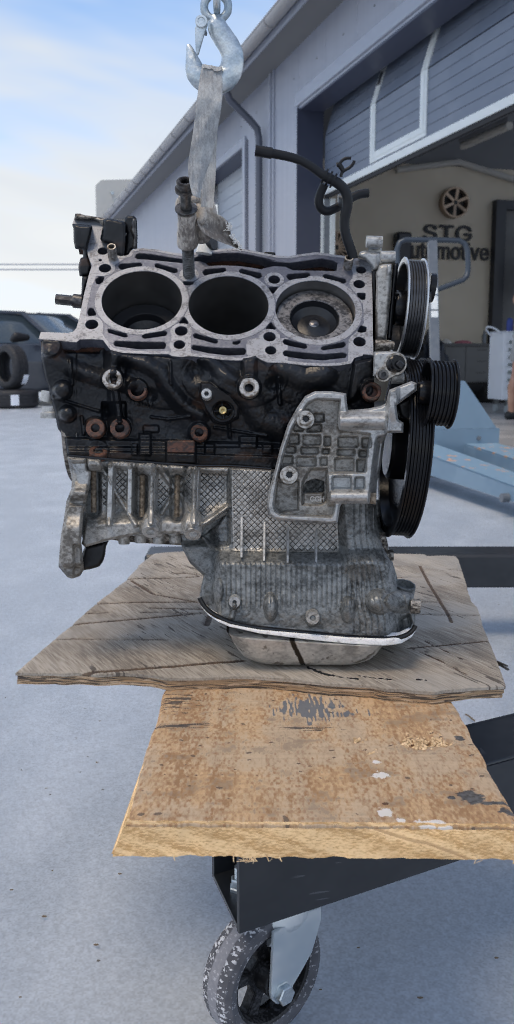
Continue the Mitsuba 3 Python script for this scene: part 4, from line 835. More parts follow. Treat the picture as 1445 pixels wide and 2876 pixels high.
sph = [m3.Manifold.sphere(w * hpx, 28).scale([1, .62, 1]).translate([float(v) for v in c]) for c, w in zip(W3, wid)]
man = m3.Manifold.batch_boolean([m3.Manifold.batch_hull([sph[k], sph[k + 1]]) for k in range(len(sph) - 1)], m3.OpType.Add)
ec = at_y(cH((688, 95)), HY)[0]
tor = m3.CrossSection.circle(58 * hpx, 20).translate([170 * hpx, 0]).revolve(48).rotate([90, 0, 0]).translate([float(v) for v in ec])
hm = blob(man + tor, .0022, 12); hm.vertices += hm.vertex_normals * ((meshkit.fbm(hm.vertices * 260, 3, 4) - .5) * .0009)[:, None]
add('body', hm, 'zinc', HKP, smooth=True)
lat = Polygon(cH([(398, 300), (408, 268), (440, 248), (490, 250), (532, 280), (548, 330), (525, 410), (500, 480), (412, 785), (398, 800), (388, 780), (376, 600), (374, 400), (394, 390)])).buffer(1.5)
lk = add('latch', px_solid(lat, HY - .012, .006, .0012), 'zinc', HKP, label='tapered zinc safety latch closing the mouth of the hook')
lo = at_y(cH((465, 320)), HY - .0125)[0]
add('pin', lathe([(.0001, .001), (.0030, .001), (.0034, .0022), (.0052, .0022), (.0056, .001), (.0056, -.002), (.0001, -.002)], lo, (0, -1, 0), 28), 'zinc', lk)
add('spring_end', tube(at_y(cH([(515, 430), (535, 500), (528, 530)]), HY), .0012, 8), 'zinc_dark', HKP)
CH = thing('hoist_chain', 'steel chain whose last link runs through the eye of the hook', 'chain')
def link(c, ax, L, w, r):
    a = np.linspace(0, 2 * np.pi, 48, endpoint=False); ax = np.asarray(ax, float)
    return trimesh.Trimesh(*(lambda v, f: (v, f))(*_link(c, ax, a, L, w, r)), process=False)
def _link(c, ax, a, L, w, r):
    p = np.asarray(c) + np.outer(np.cos(a) * w, ax) + np.outer(np.sin(a) * w + np.sign(np.sin(a)) * (L - w), [0, 0, 1])
    m = tube(np.vstack([p, p[:2]]), r, 14, caps=False); return np.asarray(m.vertices), np.asarray(m.faces)
bz = at_y(cH((698, 130)), HY)[0]; lr = 46 * hpx
for k in range(5):
    add('link', link(bz + [0, 0, .026 + k * .040], (0, 1, 0) if k % 2 == 0 else (1, 0, 0), .028, .015, lr), 'zinc', CH)
ST = thing('lifting_strap', 'worn grey webbing strap looped over the hook and knotted round the long bolt', 'strap')
def ribbon(L, R, yl, yr, th, n=40, m=9, bow=0.0, wav=0.0, seed=1):
    def rs(p): p = np.asarray(p, float); s = np.r_[0, np.cumsum(np.linalg.norm(np.diff(p, axis=0), axis=1))]; return PchipInterpolator(s / s[-1], p)(np.linspace(0, 1, n))
    L, R = rs(L), rs(R); yl = np.interp(np.linspace(0, 1, n), np.linspace(0, 1, len(yl)), yl); yr = np.interp(np.linspace(0, 1, n), np.linspace(0, 1, len(yr)), yr)
    rings = []
    for k in range(n):
        t = np.linspace(0, 1, m); q = L[k] + (R[k] - L[k]) * t[:, None]; y = yl[k] + (yr[k] - yl[k]) * t - bow * np.sin(np.pi * t)
        y = y + wav * (meshkit.fbm(np.stack([t * 4, np.full(m, k / n * 9), np.zeros(m)], 1), 3, seed) - .5)
        f = at_y(q, y); b = at_y(q[::-1], y[::-1] + th); rings.append(np.vstack([f, b]))
    return loft(rings)
add('front_run', ribbon(cS([(438, 462), (425, 520), (405, 660), (385, 820), (370, 950), (345, 1110), (332, 1230), (345, 1330), (365, 1420)]), cS([(578, 486), (582, 560), (585, 650), (572, 800), (545, 950), (505, 1140), (450, 1290), (428, 1360), (425, 1440)]), [HY - .006, HY - .016, .930, .930, .925], [HY - .006, HY - .018, .935, .940, .930], .0022, 60, 11, .003, .006, 3), 'webbing', ST, smooth=60, label='light grey front run of the strap')
add('back_run', ribbon(cS([(470, 520), (462, 800), (440, 1200), (425, 1500)]), cS([(582, 500), (580, 700), (545, 960), (535, 1250), (515, 1510)]), [HY + .012, HY + .03, .985, .975], [HY + .012, HY + .03, .985, .975], .0022, 40, 9, -.002, .004, 4), 'webbing', ST, smooth=60)
tp = cS([(436, 470), (455, 462), (490, 474), (505, 468), (525, 486), (545, 490), (578, 480)])
add('hook_fold', loft([at_y(tp + [0, dy], y) for dy, y in ((10, HY - .012), (2, HY - .010), (0, HY - .004), (1, HY + .004), (4, HY + .012), (24, HY + .014), (24, HY + .008), (6, HY + .006), (4, HY - .002), (10, HY - .008))], closed=False), 'webbing', ST, smooth=60)
fr = pframe(bp(0), bd)
rings = []
for k, (s, r) in enumerate(((.345, .0088), (.355, .0104), (.38, .0112), (.43, .0114), (.48, .0108), (.53, .0098), (.58, .0094), (.63, .0092), (.68, .0092), (.705, .0088))):
    a = np.linspace(0, 2 * np.pi, 56, endpoint=False); c = bp(BL * s)
    wob = (meshkit.fbm(np.stack([np.cos(a) * 1.6 + 5, np.sin(a) * 1.6 + s * 9, np.full(56, s * 16)], 1), 3, 5) - .5) * .0038 * min(1, k / 2)
    fx = np.array([1, 0, 0]) - bd * bd[0]; fx /= np.linalg.norm(fx); fy = np.cross(bd, fx)
    rings.append(c + (r + wob)[:, None] * (np.cos(a)[:, None] * fx + np.sin(a)[:, None] * fy))
rings.append(bp(BL * .705) + .0058 * (np.cos(a)[:, None] * fx + np.sin(a)[:, None] * fy))
rings.insert(0, bp(BL * .35) + .0060 * (np.cos(a)[:, None] * fx + np.sin(a)[:, None] * fy))
add('bolt_sleeve', loft(rings), 'webbing_dirty', ST, smooth=60, label='crumpled cloth sleeve of the strap wrapped round the bolt')
wk = BL * .735
add('washer', lathe([(.0060, 0), (.0060, .0022), (.0108, .0022), (.0112, .0018), (.0112, .0004), (.0108, 0), (.0060, 0)], bp(wk), bd, 48), 'bolt_dark', BK2)
ky = bp(BL * .6)[1]
def fold(pts, y, r, sq=.6, n=40):
    P = at_y(cK(pts), y); m = tube(P, r, 14, smooth=n); return m
add('knot_fold', cat(fold([(200, 470), (300, 400), (400, 375), (500, 395), (585, 470), (635, 580), (650, 680), (600, 760)], np.linspace(ky + .008, ky + .022, 8), np.linspace(.0042, .0055, 8)), fold([(340, 500), (400, 462), (460, 480), (520, 560), (560, 640), (560, 720)], np.linspace(ky + .002, ky + .016, 6), np.linspace(.0036, .0050, 6))), 'webbing_dirty', ST, smooth=60)
add('knot_fold', cat(fold([(420, 560), (470, 590), (508, 660), (500, 740), (455, 790), (400, 800)], ky + .004, np.array([.003, .0045, .005, .005, .0045, .003])), fold([(160, 560), (165, 500), (185, 470)], ky + .012, .003, n=12), fold([(330, 620), (420, 640), (450, 720)], ky + .006, .0035)), 'webbing_dirty', ST, smooth=60)
add('knot_fold', cat(fold([(430, 830), (480, 930), (560, 990), (600, 1040)], ky + .018, np.array([.004, .007, .006, .004])), fold([(440, 1040), (520, 1050), (590, 1010)], ky + .020, .004), fold([(560, 420), (600, 520), (640, 620)], ky + .018, .006)), 'webbing_dirty', ST, smooth=60)
tl_t = cK([(480, 590), (560, 610), (660, 650), (800, 712), (880, 790), (912, 880), (935, 990), (1010, 1090), (1090, 1185)])
tl_b = cK([(430, 740), (455, 840), (500, 920), (600, 1000), (700, 1050), (800, 1095), (900, 1130), (980, 1165), (1082, 1202)])
add('loose_tail', ribbon(tl_t, tl_b, [ky + .004, ky + .010, ky + .012, ky + .018], [ky - .002, ky - .004, ky + .004, ky + .016], .002, 46, 15, -.010, .010, 7), 'webbing_dirty', ST, smooth=60, label='dirty loose end of the strap with a frayed edge')
fz = []
for k in range(60):
    q = np.array([905, 870]) + rng.normal(0, [24, 34]) if k < 26 else np.array([930, 980]) + rng.random() * np.array([155, 205]) + rng.normal(0, 9, 2)
    e = q + rng.normal(0, 24, 2); mid = (q + e) / 2 + rng.normal(0, 12, 2)
    fz.append(tube(at_y(cK([q, mid, e]), ky + .012 + rng.normal(0, .002)), .0005, 5, smooth=6))
add('frayed_threads', cat(*fz), 'fray', ST, stuff=True)

# ================================================================ plywood board and plank
PT = .0135
def zpt(p, z): return at_z(np.atleast_2d(p), z)[:, :2]
cL, cR = crop(0, 1500, 1.8486), crop(700, 1500, 1.737)
ply_px = np.vstack([cL([(80, 716), (180, 632), (282, 545), (300, 528), (372, 470), (440, 408), (500, 360), (505, 352), (655, 238), (662, 228), (718, 170), (720, 160), (800, 100), (880, 92), (960, 88)]), cR([(640, 92), (780, 94), (860, 97), (868, 106), (940, 103), (1008, 106), (1022, 122), (1058, 230), (1072, 285), (1088, 330), (1112, 350), (1128, 392), (1142, 448), (1165, 500), (1205, 600), (1255, 738), (1180, 742), (1100, 745), (1040, 752), (960, 757), (905, 768), (800, 760), (740, 752), (660, 750), (600, 735), (400, 725), (200, 705), (0, 690)]),
                    cL([(1200, 735), (1040, 742), (860, 742), (780, 728), (640, 718), (500, 726), (420, 716), (330, 722), (280, 718)])])
ply_m = Polygon(zpt(ply_px, ZPLY)).buffer(0)
grooves = [f(p) for f, p in ((cL, [(660, 232), (850, 228), (1030, 220)]), (cL, [(685, 240), (800, 310), (1030, 352)]), (cL, [(500, 360), (700, 352), (1020, 352)]), (cL, [(445, 410), (565, 405)]), (cL, [(780, 382), (1050, 388)]), (cL, [(375, 468), (700, 440), (1040, 410)]), (cL, [(285, 543), (870, 548)]),
           (cL, [(300, 742), (480, 715), (820, 690), (1260, 655)]), (cL, [(900, 200), (1020, 207)]), (cL, [(730, 405), (1060, 410)]), (cL, [(1095, 415), (1075, 470)]),
           (cR, [(835, 155), (880, 240), (975, 395), (990, 430)]), (cR, [(720, 210), (850, 208)]), (cR, [(805, 330), (930, 330)]), (cR, [(810, 392), (1120, 394)]), (cR, [(780, 555), (940, 540), (1170, 520)]), (cR, [(800, 560), (900, 600), (1060, 680)]), (cR, [(860, 520), (1040, 610)]))]
grooves_m = [zpt(q, ZPLY) for q in grooves]; gw = [(2.5 if k_ not in (11,) else 1.5) * q for k_, q in enumerate((.0022, .0020, .0022, .0016, .0022, .0024, .0012, .0030, .0020, .0012, .0030, .0030, .0010, .0014, .0014, .0020, .0010, .0008))]
scrib = [(zpt(f(p), ZPLY), w) for f, p, w in ((cR, [(285, 650), (325, 668), (395, 690)], .0042), (cR, [(405, 690), (460, 698), (525, 706)], .0028), (cR, [(538, 692), (600, 703), (690, 711)], .0024), (cR, [(828, 711), (862, 714)], .0026))]
def seg(p, lines, wob):
    out = mi.Float(0)
    for ln, w in lines:
        for a, b in zip(ln[:-1], ln[1:]):
            d = b - a; L2 = float(d @ d); t = dr.clip(((p.x - float(a[0])) * float(d[0]) + (p.y - float(a[1])) * float(d[1])) / L2, 0, 1)
            dist = dr.sqrt(dr.square(p.x - float(a[0]) - t * float(d[0])) + dr.square(p.y - float(a[1]) - t * float(d[1]))) + wob
            out = dr.maximum(out, smoothstep(w * .62, w * .40, dist))
    return out
def board_col(p, n, uv):
    c = ply_col(p, n, uv); wob = .0012 * (noise(p.x * 700, p.y * 700, 4.0) - .5)
    c = mix(c, mix((.115, .072, .045), (.030, .022, .017), noise(p.x * 300, p.y * 300, 1.0)), seg(p, list(zip(grooves_m, gw)), wob) * .92)
    return mix(c, (.008, .008, .009), seg(p, scrib, .0040 * (noise(p.x * 420, p.y * 120, 9.0) - .5)))
mat('plywood_top', board_col, rough=.82)
PB = thing('plywood_board', 'weathered grey plywood board with saw cuts and broken edges under the engine', 'board')
def board_h(P):
    h = (meshkit.fbm(np.c_[P[:, 0] * 60 + P[:, 1] * 30, P[:, 1] * 30 - P[:, 0] * 12, P[:, 0] * 0], 4, 2) - .5) * .0012
    for ln, w in zip(grooves_m, gw): h -= .0022 * ss(w * .8, w * .2, near(P, ln))
    d = shapely.distance(pts_of(P), ply_m.exterior)
    return h - .0012 * ss(.003, 0, d) * (.4 + meshkit.fbm(np.c_[P * 120, P[:, 0] * 0], 3, 8))
zmap = lambda z0: (lambda P, h: np.c_[P, z0 + h])
add('top_ply', relief(ply_m, zmap(ZPLY), board_h, .0026, -.0040), 'plywood_top', PB, smooth=40)
def ragged(poly, off, amp, f, seed):
    q = resample(poly.exterior.coords, .003); n = np.gradient(np.vstack([q[-1:], q, q[:1]]), axis=0)[1:-1]; n = np.c_[n[:, 1], -n[:, 0]]; n /= np.linalg.norm(n, axis=1, keepdims=True)
    if Polygon(q).exterior.is_ccw is False: n = -n
    return Polygon(q + n * (off + amp * (meshkit.fbm(np.c_[q * f, q[:, :1] * 0], 4, seed) - .5))[:, None]).buffer(0)
zf = Frame([0, 0, 0], [1, 0, 0], [0, 1, 0])
add('middle_ply', solid(ragged(ply_m, -.0012, .0050, 60, 3), zf, ZPLY - .0088, ZPLY - .0041), 'plywood_edge', PB)
add('bottom_ply', solid(ragged(ply_m, -.0016, .0075, 34, 6), zf, ZPLY - PT, ZPLY - .0089), 'plywood_edge', PB)
tw = at_y(cR([(1205, 612), (1240, 640), (1270, 660)]), .99)
add('split_sliver', cat(tube(at_z(cR([(1212, 622), (1262, 645)]), ZPLY - .006), .0010, 6), tube(at_z(cR([(1195, 625), (1228, 640), (1266, 662)]), ZPLY - .008), .0013, 6)), 'bolt_dark', PB)
ZPK = ZPLY - PT - .0004
PK = thing('wooden_plank', 'thick light brown plank with paint spots and a rough sawn front end', 'plank')
tl, tr = zpt([(468, 1922)], ZPK)[0], zpt([(1258, 1944)], ZPK)[0]; fl, fr_ = zpt([(354, 2308)], ZPK)[0], zpt([(1462, 2318)], ZPK)[0]
tl = tl + (tl - fl) * .55; tr = tr + (tr - fr_) * .55
nE = 120; te = np.linspace(0, 1, nE)
front = fl + (fr_ - fl) * te[:, None]; front[:, 1] += (meshkit.fbm(np.c_[te * 30, te * 0, te * 0], 4, 1) - .5) * .003
lside = fl + (tl - fl) * np.linspace(0, 1, 80)[:, None]; lside[:, 0] += (meshkit.fbm(np.c_[np.linspace(0, 14, 80), np.zeros(80), np.zeros(80)], 4, 2) - .5) * .005
rside = tr + (fr_ - tr) * np.linspace(0, 1, 80)[:, None]; rside[:, 0] += (meshkit.fbm(np.c_[np.linspace(0, 14, 80), np.ones(80) * 5, np.zeros(80)], 4, 3) - .5) * .005
pk_m = Polygon(np.vstack([front, rside[::-1][1:], lside[::-1][:-1]])).buffer(0)
spl_c = zpt([(1180, 2085)], ZPK)[0]
pits = [(spl_c + np.array([dx, dy]), r) for dx, dy, r in ((-.010, .004, .012), (.006, .002, .014), (.018, -.002, .009), (-.002, -.008, .010), (-.055, .004, .005), (-.045, -.022, .004))]
def plank_h(P):
    h = (meshkit.fbm(np.c_[P[:, 0] * 50, P[:, 1] * 9, P[:, 0] * 0], 4, 12) - .5) * .0010 + (meshkit.noise(np.c_[P[:, 0] * 12, P[:, 1] * 330, P[:, 0] * 0], 3) - .5) * .0003
    for c, r in pits: h -= .0028 * ss(r, r * .35, np.hypot(*(P - c).T) + .006 * (meshkit.fbm(np.c_[P * 260, P[:, 0] * 0], 3, 5) - .5))
    return h - .003 * ss(.004, 0, shapely.distance(pts_of(P), pk_m.exterior)) * (.5 + .5 * meshkit.fbm(np.c_[P * 90, P[:, 0] * 0], 3, 4))
def lm(px): return zpt([px], ZPK)[0]
LM = {k: lm(v) for k, v in dict(b1=(866, 1990), b2=(965, 2003), k1=(515, 2038), k2=(498, 1975), k3=(880, 2046), o1=(1324, 2238), o2=(1270, 2241), o3=(1392, 2256), o4=(1291, 2074), w1=(1083, 2283), w2=(1205, 2311), w3=(1254, 2317), w4=(1060, 2140), w5=(1072, 2178), kn=(1084, 2258), o5=(1425, 2280), w6=(1128, 2305)).items()}
def fract(x): return x - dr.floor(x)
def plank_col2(p, n, uv):
    x, y = p.x, p.y
    ring = fbm(x * 120 + 2.5 * fbm(x * 9, y * 4, 2.0, 2), y * 2.2, 0.0, 3); saw = fbm(x * 14, y * 300, 1.0, 2); fine = fbm(x * 520, y * 210, 2.0, 2); k = fbm(x * 34 + 3, y * 20, 4.0, 5)
    c = mix((.30, .172, .085), (.52, .345, .19), smoothstep(.25, .75, ring * .45 + fine * .55))
    c = mix(c, (.46, .375, .275), smoothstep(.36, .66, k * .6 + fine * .4) * .6); c = c * (.91 + .16 * saw)
    c = mix(c, (.17, .125, .09), smoothstep(.58, .70, fbm(x * 40 + 11, y * 60 + 2, 7.0, 5) * .7 + fine * .3) * .5)
    a, b, r = voronoi(x * 40 + 3 * noise(x * 11, y * 11, 1.0), y * 40 + 3 * noise(x * 9, y * 9, 7.0))
    c = mix(c, (.12, .088, .065), smoothstep(.02, -.02, a - .03 - .07 * fract(r * 7)) * smoothstep(.5, .52, r) * .9)
    rag = (noise(x * 650, y * 90, 3.0) - .35) * 1.7; rg = (fbm(x * 300, y * 300, 3.0, 3) - .5) * 1.3; rs = (noise(x * 90, y * 650, 6.0) - .35) * 1.7
    def patch(q, rx, ry, n0): return smoothstep(1.0, .72, dr.sqrt(dr.square((x - float(LM[q][0])) / rx) + dr.square((y - float(LM[q][1])) / ry)) + n0)
    c = mix(c, (.105, .122, .145), dr.maximum(patch('b1', .030, .034, rag), patch('b2', .032, .014, rag + .3)) * .9)
    c = mix(c, (.045, .042, .042), dr.maximum(dr.maximum(patch('k1', .034, .008, rs + .2), patch('k2', .026, .030, rs + .3)), patch('k3', .026, .006, rs + .2)) * .85)
    blob = dr.maximum(dr.maximum(patch('o1', .0105, .0125, rg * .6), patch('o2', .0036, .0036, rg * .3)), dr.maximum(dr.maximum(patch('o3', .013, .0035, rg * .6), patch('o4', .005, .007, rg * .5)), patch('o5', .006, .006, rg)))
    c = mix(c, mix((.028, .029, .032), (.10, .105, .11), noise(x * 500, y * 500, 2.0)), blob * .95)
    c = mix(c, (.10, .055, .03), patch('kn', .0030, .0026, rg * .2))
    wh = dr.maximum(dr.maximum(patch('w1', .0058, .0075, rg), patch('w2', .010, .0050, rg)), dr.maximum(dr.maximum(patch('w3', .008, .0045, rg), patch('w4', .004, .004, rg)), dr.maximum(patch('w5', .006, .006, rg * 1.5), patch('w6', .0035, .0035, rg))))
    return mix(c, (.62, .59, .55), wh)
mat('plank_top', plank_col2, rough=.78)
PTH = .0218
add('top_face', relief(pk_m, zmap(ZPK), plank_h, .0024, -.004), 'plank_top', PK, smooth=40)
# the sawn end leans outwards, rough to the touch
g0, g1 = 140, 14
gx = np.linspace(0, 1, g0); rows = []
for r in range(g1):
    v = r / (g1 - 1); b = fl + (fr_ - fl) * gx[:, None]
    y = np.interp(gx, te, front[:, 1]) - .009 * v + .0015
    x = b[:, 0] + (-.009 * v) * np.clip(1 - gx * 12, 0, 1)
    z = ZPK - .0005 - PTH * v + (v == 1) * (meshkit.fbm(np.c_[gx * 26, gx * 0, gx * 0], 4, 8) - .5) * .002
    rough = (meshkit.fbm(np.c_[gx * 130, np.full(g0, v * 12), gx * 0], 4, 9) - .5) * .0018
    rows.append(np.c_[x, y - rough, z])
base = [np.c_[rows[-1][:, 0], rows[-1][:, 1] + .03, rows[-1][:, 2]], np.c_[rows[0][:, 0], rows[0][:, 1] + .03, rows[0][:, 2] - .003]]
add('sawn_end', loft(np.array(rows + base + rows[:1]), closed=False), 'plank_end', PK, smooth=40, label='bright rough sawn front end of the plank')
add('core', hexa([[*(fl + [-.010, -.006]), ZPK - PTH], [*(fr_ + [0, -.006]), ZPK - PTH], [*tr, ZPK - PTH], [*tl, ZPK - PTH], [*(fl + [.0012, .004]), ZPK - .0038], [*(fr_ + [-.0012, .004]), ZPK - .0038], [*(tr + [-.0012, 0]), ZPK - .0038], [*(tl + [.0012, 0]), ZPK - .0038]]), 'plank_end', PK)
sp = []
for k in range(130):
    c, r = pits[rng.integers(0, 4) if k < 112 else rng.integers(4, 6)]; q = c + rng.normal(0, r * .55, 2); L = rng.uniform(.002, .0075); w = rng.uniform(.0006, .0018); a = rng.normal(1.2, .7); e = rng.uniform(.1, .8)
    d = np.array([math.cos(a), math.sin(a), 0]); s = np.array([-d[1], d[0], 0]); o = np.array([q[0], q[1], ZPK - .0016])
    p = [o - s * w, o + s * w, o + d * L * .7 + s * w * .7 + [0, 0, L * e * .55], o + d * L * .7 - s * w * .7 + [0, 0, L * e * .55]]
    sp.append(hexa(p + [x + np.array([0, 0, .0007]) for x in p]))
add('splintered_wood', cat(*sp), 'splinter', PK, stuff=True)
hang = []
for k in range(14):
    t = .27 + .08 * rng.random() if k < 9 else rng.random(); q = fl + (fr_ - fl) * t
    p = np.array([q[0], q[1] - .008, ZPK - PTH]); hang.append(tube([p + [0, .002, .002], p + [rng.normal(0, .002), -.001, -.003], p + [rng.normal(0, .003), 0, -.001 - rng.random() * .005 * (k < 9)]], [.0005, .0004, .0002], 5))
add('wood_fibres', cat(*hang), 'splinter', PK, stuff=True)
add('batten', obox([.045, .90, (.252 + ZPK - PTH) / 2], AX, (.16, .07, ZPK - PTH - .252)), 'plank_end', PK)

# ================================================================ workshop crane: leg, caster and cross beam
CR = thing('workshop_crane', 'black steel workshop crane base with a swivel caster beneath the plank', 'crane')
zb, ztp = .15, .252
LA = np.array([-.017, .844]); LD = np.array([.248, .140]); LD /= np.linalg.norm(LD); LN = np.array([-LD[1], LD[0]])
def lp(s, t, z): return [*(LA + LD * s + LN * t), z]
FL_ = Frame([*LA, 0], [*LD, 0], [0, 0, 1])
add('front_plate', hexa([lp(0, 0, zb), lp(.80, 0, zb), lp(.80, .005, zb), lp(0, .005, zb), lp(0, 0, ztp), lp(.80, 0, ztp), lp(.80, .005, ztp), lp(0, .005, ztp)]), 'crane_black', CR)
add('back_plate', hexa([lp(.0235, .100, zb), lp(.80, .100, zb), lp(.80, .105, zb), lp(.0235, .105, zb), lp(.0235, .100, ztp), lp(.80, .100, ztp), lp(.80, .105, ztp), lp(.0235, .105, ztp)]), 'crane_black', CR)
add('web_plate', hexa([lp(.001, .0052, zb), lp(.80, .0052, zb), lp(.80, .0998, zb), lp(.0225, .0998, zb), lp(.001, .0052, zb + .005), lp(.80, .0052, zb + .005), lp(.80, .0998, zb + .005), lp(.0225, .0998, zb + .005)]), 'crane_black', CR)
add('top_plate', hexa([lp(.06, .0052, ztp - .0052), lp(.80, .0052, ztp - .0052), lp(.80, .0998, ztp - .0052), lp(.06, .0998, ztp - .0052), lp(.06, .0052, ztp - .0004), lp(.80, .0052, ztp - .0004), lp(.80, .0998, ztp - .0004), lp(.06, .0998, ztp - .0004)]), 'crane_black', CR)
for t_ in (.0025, ):
    add('weld_bead', tube([lp(.06 + k * .004, t_ + .001, ztp + .0005 + .0006 * (k % 2)) for k in range(180)], .0024, 8), 'crane_black', CR)
no = np.array(lp(.034, .062, zb + .005))
add('caster_nut', cat(lathe([(.0001, 0), (.0115, 0), (.0115, .003), (.0100, .004), (.0100, .0115), (.0088, .0128), (.0001, .0128)], no, (0, 0, 1), 6), lathe([(.0001, .012)] + [(.0056 if k % 2 else .0049, .012 + k * .0012) for k in range(12)] + [(.0001, .027)], no, (0, 0, 1), 20)), 'zinc', CR)
CS = add('caster_plate', hexa([[*(LA + LD * s + LN * t), z] for z in (zb - .006, zb - .0005) for s, t in ((.03, .012), (.125, .012), (.125, .095), (.03, .095))]), 'caster_zinc', CR)
waxis = np.array([.64, -.77, 0]); waxis /= np.linalg.norm(waxis)
WR, WW = .0655, .044
fc = at_y([(697 * 1.1167, 2450 * 1.1167)], .893)[0]; fc[2] = WR
wc = fc - waxis * WW / 2
def tread_col(p, n, uv):                        # pale scuffed band in the middle, chalky specks packed along both shoulders
    t = dr.abs((p.x - float(wc[0])) * float(waxis[0]) + (p.y - float(wc[1])) * float(waxis[1]))
    k = fbm(p.x * 330, p.y * 330, p.z * 330, 3); b = fbm(p.x * 55, p.y * 55, p.z * 55, 3)
    c = mix((.045, .047, .055), (.13, .13, .145), b); band = smoothstep(.0085, .006, t + .004 * (b - .5))
    c = mix(c, (.30, .30, .325), band * (.55 + .45 * k))
    sh = smoothstep(.0065, .010, t) * smoothstep(.0195, .0165, t)
    return mix(c, (.62, .62, .64), sh * smoothstep(.52, .60, k) + (1 - sh) * .4 * smoothstep(.64, .70, k))
mat('tread_worn', tread_col, rough=.7)
prof = [(.020, -.020), (.020, -.014), (.046, -.013), (.050, -.019), (.059, -.0215), (.0650, -.0185), (.0675, -.012), (.0675, .012), (.0650, .0185), (.059, .0215), (.050, .019), (.046, .013), (.020, .014), (.020, .020)]
WH = add('caster_wheel', lathe(prof[4:10] + [(.050, .0185), (.050, -.0185), prof[4]], wc, waxis, 80), 'tread_worn', CR, label='worn grey caster wheel speckled white on its tread')
wf = pframe(wc, waxis)
disc_p = Point(0, 0).buffer(.0505).difference(unary_union([Polygon([(r * math.cos(a), r * math.sin(a)) for r, a in [(.026, q - .20), (.041, q - .34), (.044, q), (.041, q + .34), (.026, q + .20)]]).buffer(.004) for q in np.arange(5) * 2 * np.pi / 5 + .5]))
add('hub', cat(solid(disc_p, wf, -.007, .006, .002), lathe([(.044, .005), (.047, .0165), (.0508, .018), (.0508, -.018), (.047, -.0165), (.044, -.005)], wc, waxis, 64, caps=False), tube([wc - waxis * .024, wc + waxis * .024], .017, 32)), 'caster_hub', WH)
FKp = Frame(wc + waxis * .0265, np.cross([0, 0, 1], waxis), [0, 0, 1])
if FKp.n @ waxis < 0: FKp = Frame(FKp.o, -FKp.ex, FKp.ey)
arm = Polygon(FKp.hit(cW([(690, 615), (680, 850), (668, 1060), (680, 1110), (710, 1135), (770, 1122), (815, 1075), (832, 1000), (900, 885), (968, 760), (1000, 650), (1035, 520), (1035, 430), (930, 470), (800, 560)]))).buffer(0)
add('fork_arm', solid(arm, FKp, -.0015, .002, .0008), 'caster_zinc', CR)
add('fork_arm', solid(arm, Frame(wc - waxis * .0265, FKp.ex, FKp.ey), -.002, .0015), 'caster_zinc', CR)
ctop = wc + np.array([*(LA + LD * .078 + LN * .054), 0]) * 0
sw = np.array([*(LA + LD * .078 + LN * .054), zb - .006])
ar3 = FKp.at(np.array(arm.centroid.coords)[0])[0]
add('fork_crown', cat(loft([np.stack([wc[0] + (sw[0] - wc[0]) * a + rr_ * np.cos(q) , wc[1] + (sw[1] - wc[1]) * a + rr_ * np.sin(q), np.full(40, z)], 1) for q in [np.linspace(0, 2 * np.pi, 40, endpoint=False)] for a, rr_, z in ((.62, .030, zb - .034), (.72, .033, zb - .030), (.82, .035, zb - .024), (.95, .034, zb - .016), (1.0, .034, zb - .0062))])), 'caster_zinc', CR)
bq = FKp.at(FKp.hit(cW([(750, 1050)])))[0]
add('axle_bolt', lathe([(.0001, -.054), (.0050, -.054), (.0050, .001), (.0122, .001), (.0122, .0025), (.0106, .0032), (.0106, .0095), (.0094, .0108), (.0001, .0108)], bq, waxis, 6), 'zinc', CR)
yb0, yb1, zb0, zb1 = 2.32, 2.435, .131, .215
add('cross_beam', cat(obox([.80, (yb0 + yb1) / 2, (zb0 + zb1) / 2], AX, (2.16, yb1 - yb0, zb1 - zb0), .006)), 'crane_black', CR, label='black square cross beam of the crane behind the plywood')
add('mast', obox([1.35, 2.378, .95], AX, (.10, .10, 1.46), .005), 'crane_black', CR)
add('boom', obox([.68, 1.66, 1.72], [*(lambda d: [d, np.cross([0, 0, 1], d), np.array([0, 0, 1.0])])(np.array([-.68, -.73, 0]) / np.linalg.norm([-.68, -.73]))], (2.1, .08, .08), .005), 'crane_black', CR)
# ================================================================ the yard and the workshop
def V(u, v): return (u * 1.1167, v * 1.1167)
def sheet(x0, x1, y0, y1, z): return trimesh.Trimesh([[x0, y0, z], [x1, y0, z], [x1, y1, z], [x0, y1, z]], [[0, 1, 2], [0, 2, 3]], process=False)
ground_piece('ground', sheet(-900, 900, -60, 1500, -.004), 'concrete')
BD, BI, BO = np.array([-.26827, .96334, 0]), np.array([.96334, .26827, 0]), np.array([.5345, 12.8647, 0])
def bl(a, b, z): return BO + BD * a + BI * b + np.array([0, 0, z])
BAX = [BD, BI, np.array([0, 0, 1.0])]
def bbox(a0, a1, b0, b1, z0, z1, bev=0.0): return obox(bl((a0 + a1) / 2, (b0 + b1) / 2, (z0 + z1) / 2), BAX, (abs(a1 - a0), abs(b1 - b0), abs(z1 - z0)), bev)
FAC = Frame(bl(0, 0, 0), BD, [0, 0, 1])        # its normal points out of or into the building
OUT = 1 if FAC.n @ BI < 0 else -1
WB = thing('workshop_building', 'grey blue metal clad workshop with a half open sectional door, gutter and downpipe', 'building')
wallp = shapely.box(-8.5, 0, 16.0, 4.72).difference(unary_union([shapely.box(-7.2, -1, 0, 3.87), shapely.box(2.75, -1, 5.95, 3.92)]))
def facade(poly, b0, b1): return solid(poly, FAC, -b1 if OUT == 1 else b0, -b0 if OUT == 1 else b1)
for k in range(-9, 16):
    s = wallp.intersection(shapely.box(k + .003, 0, k + .997, 4.72))
    if not s.is_empty: add('wall_panel', facade(s, 0, .08), 'cladding', WB, smooth=False)
add('wall_core', facade(wallp.buffer(-.002), .081, .15), 'joint_dark', WB)
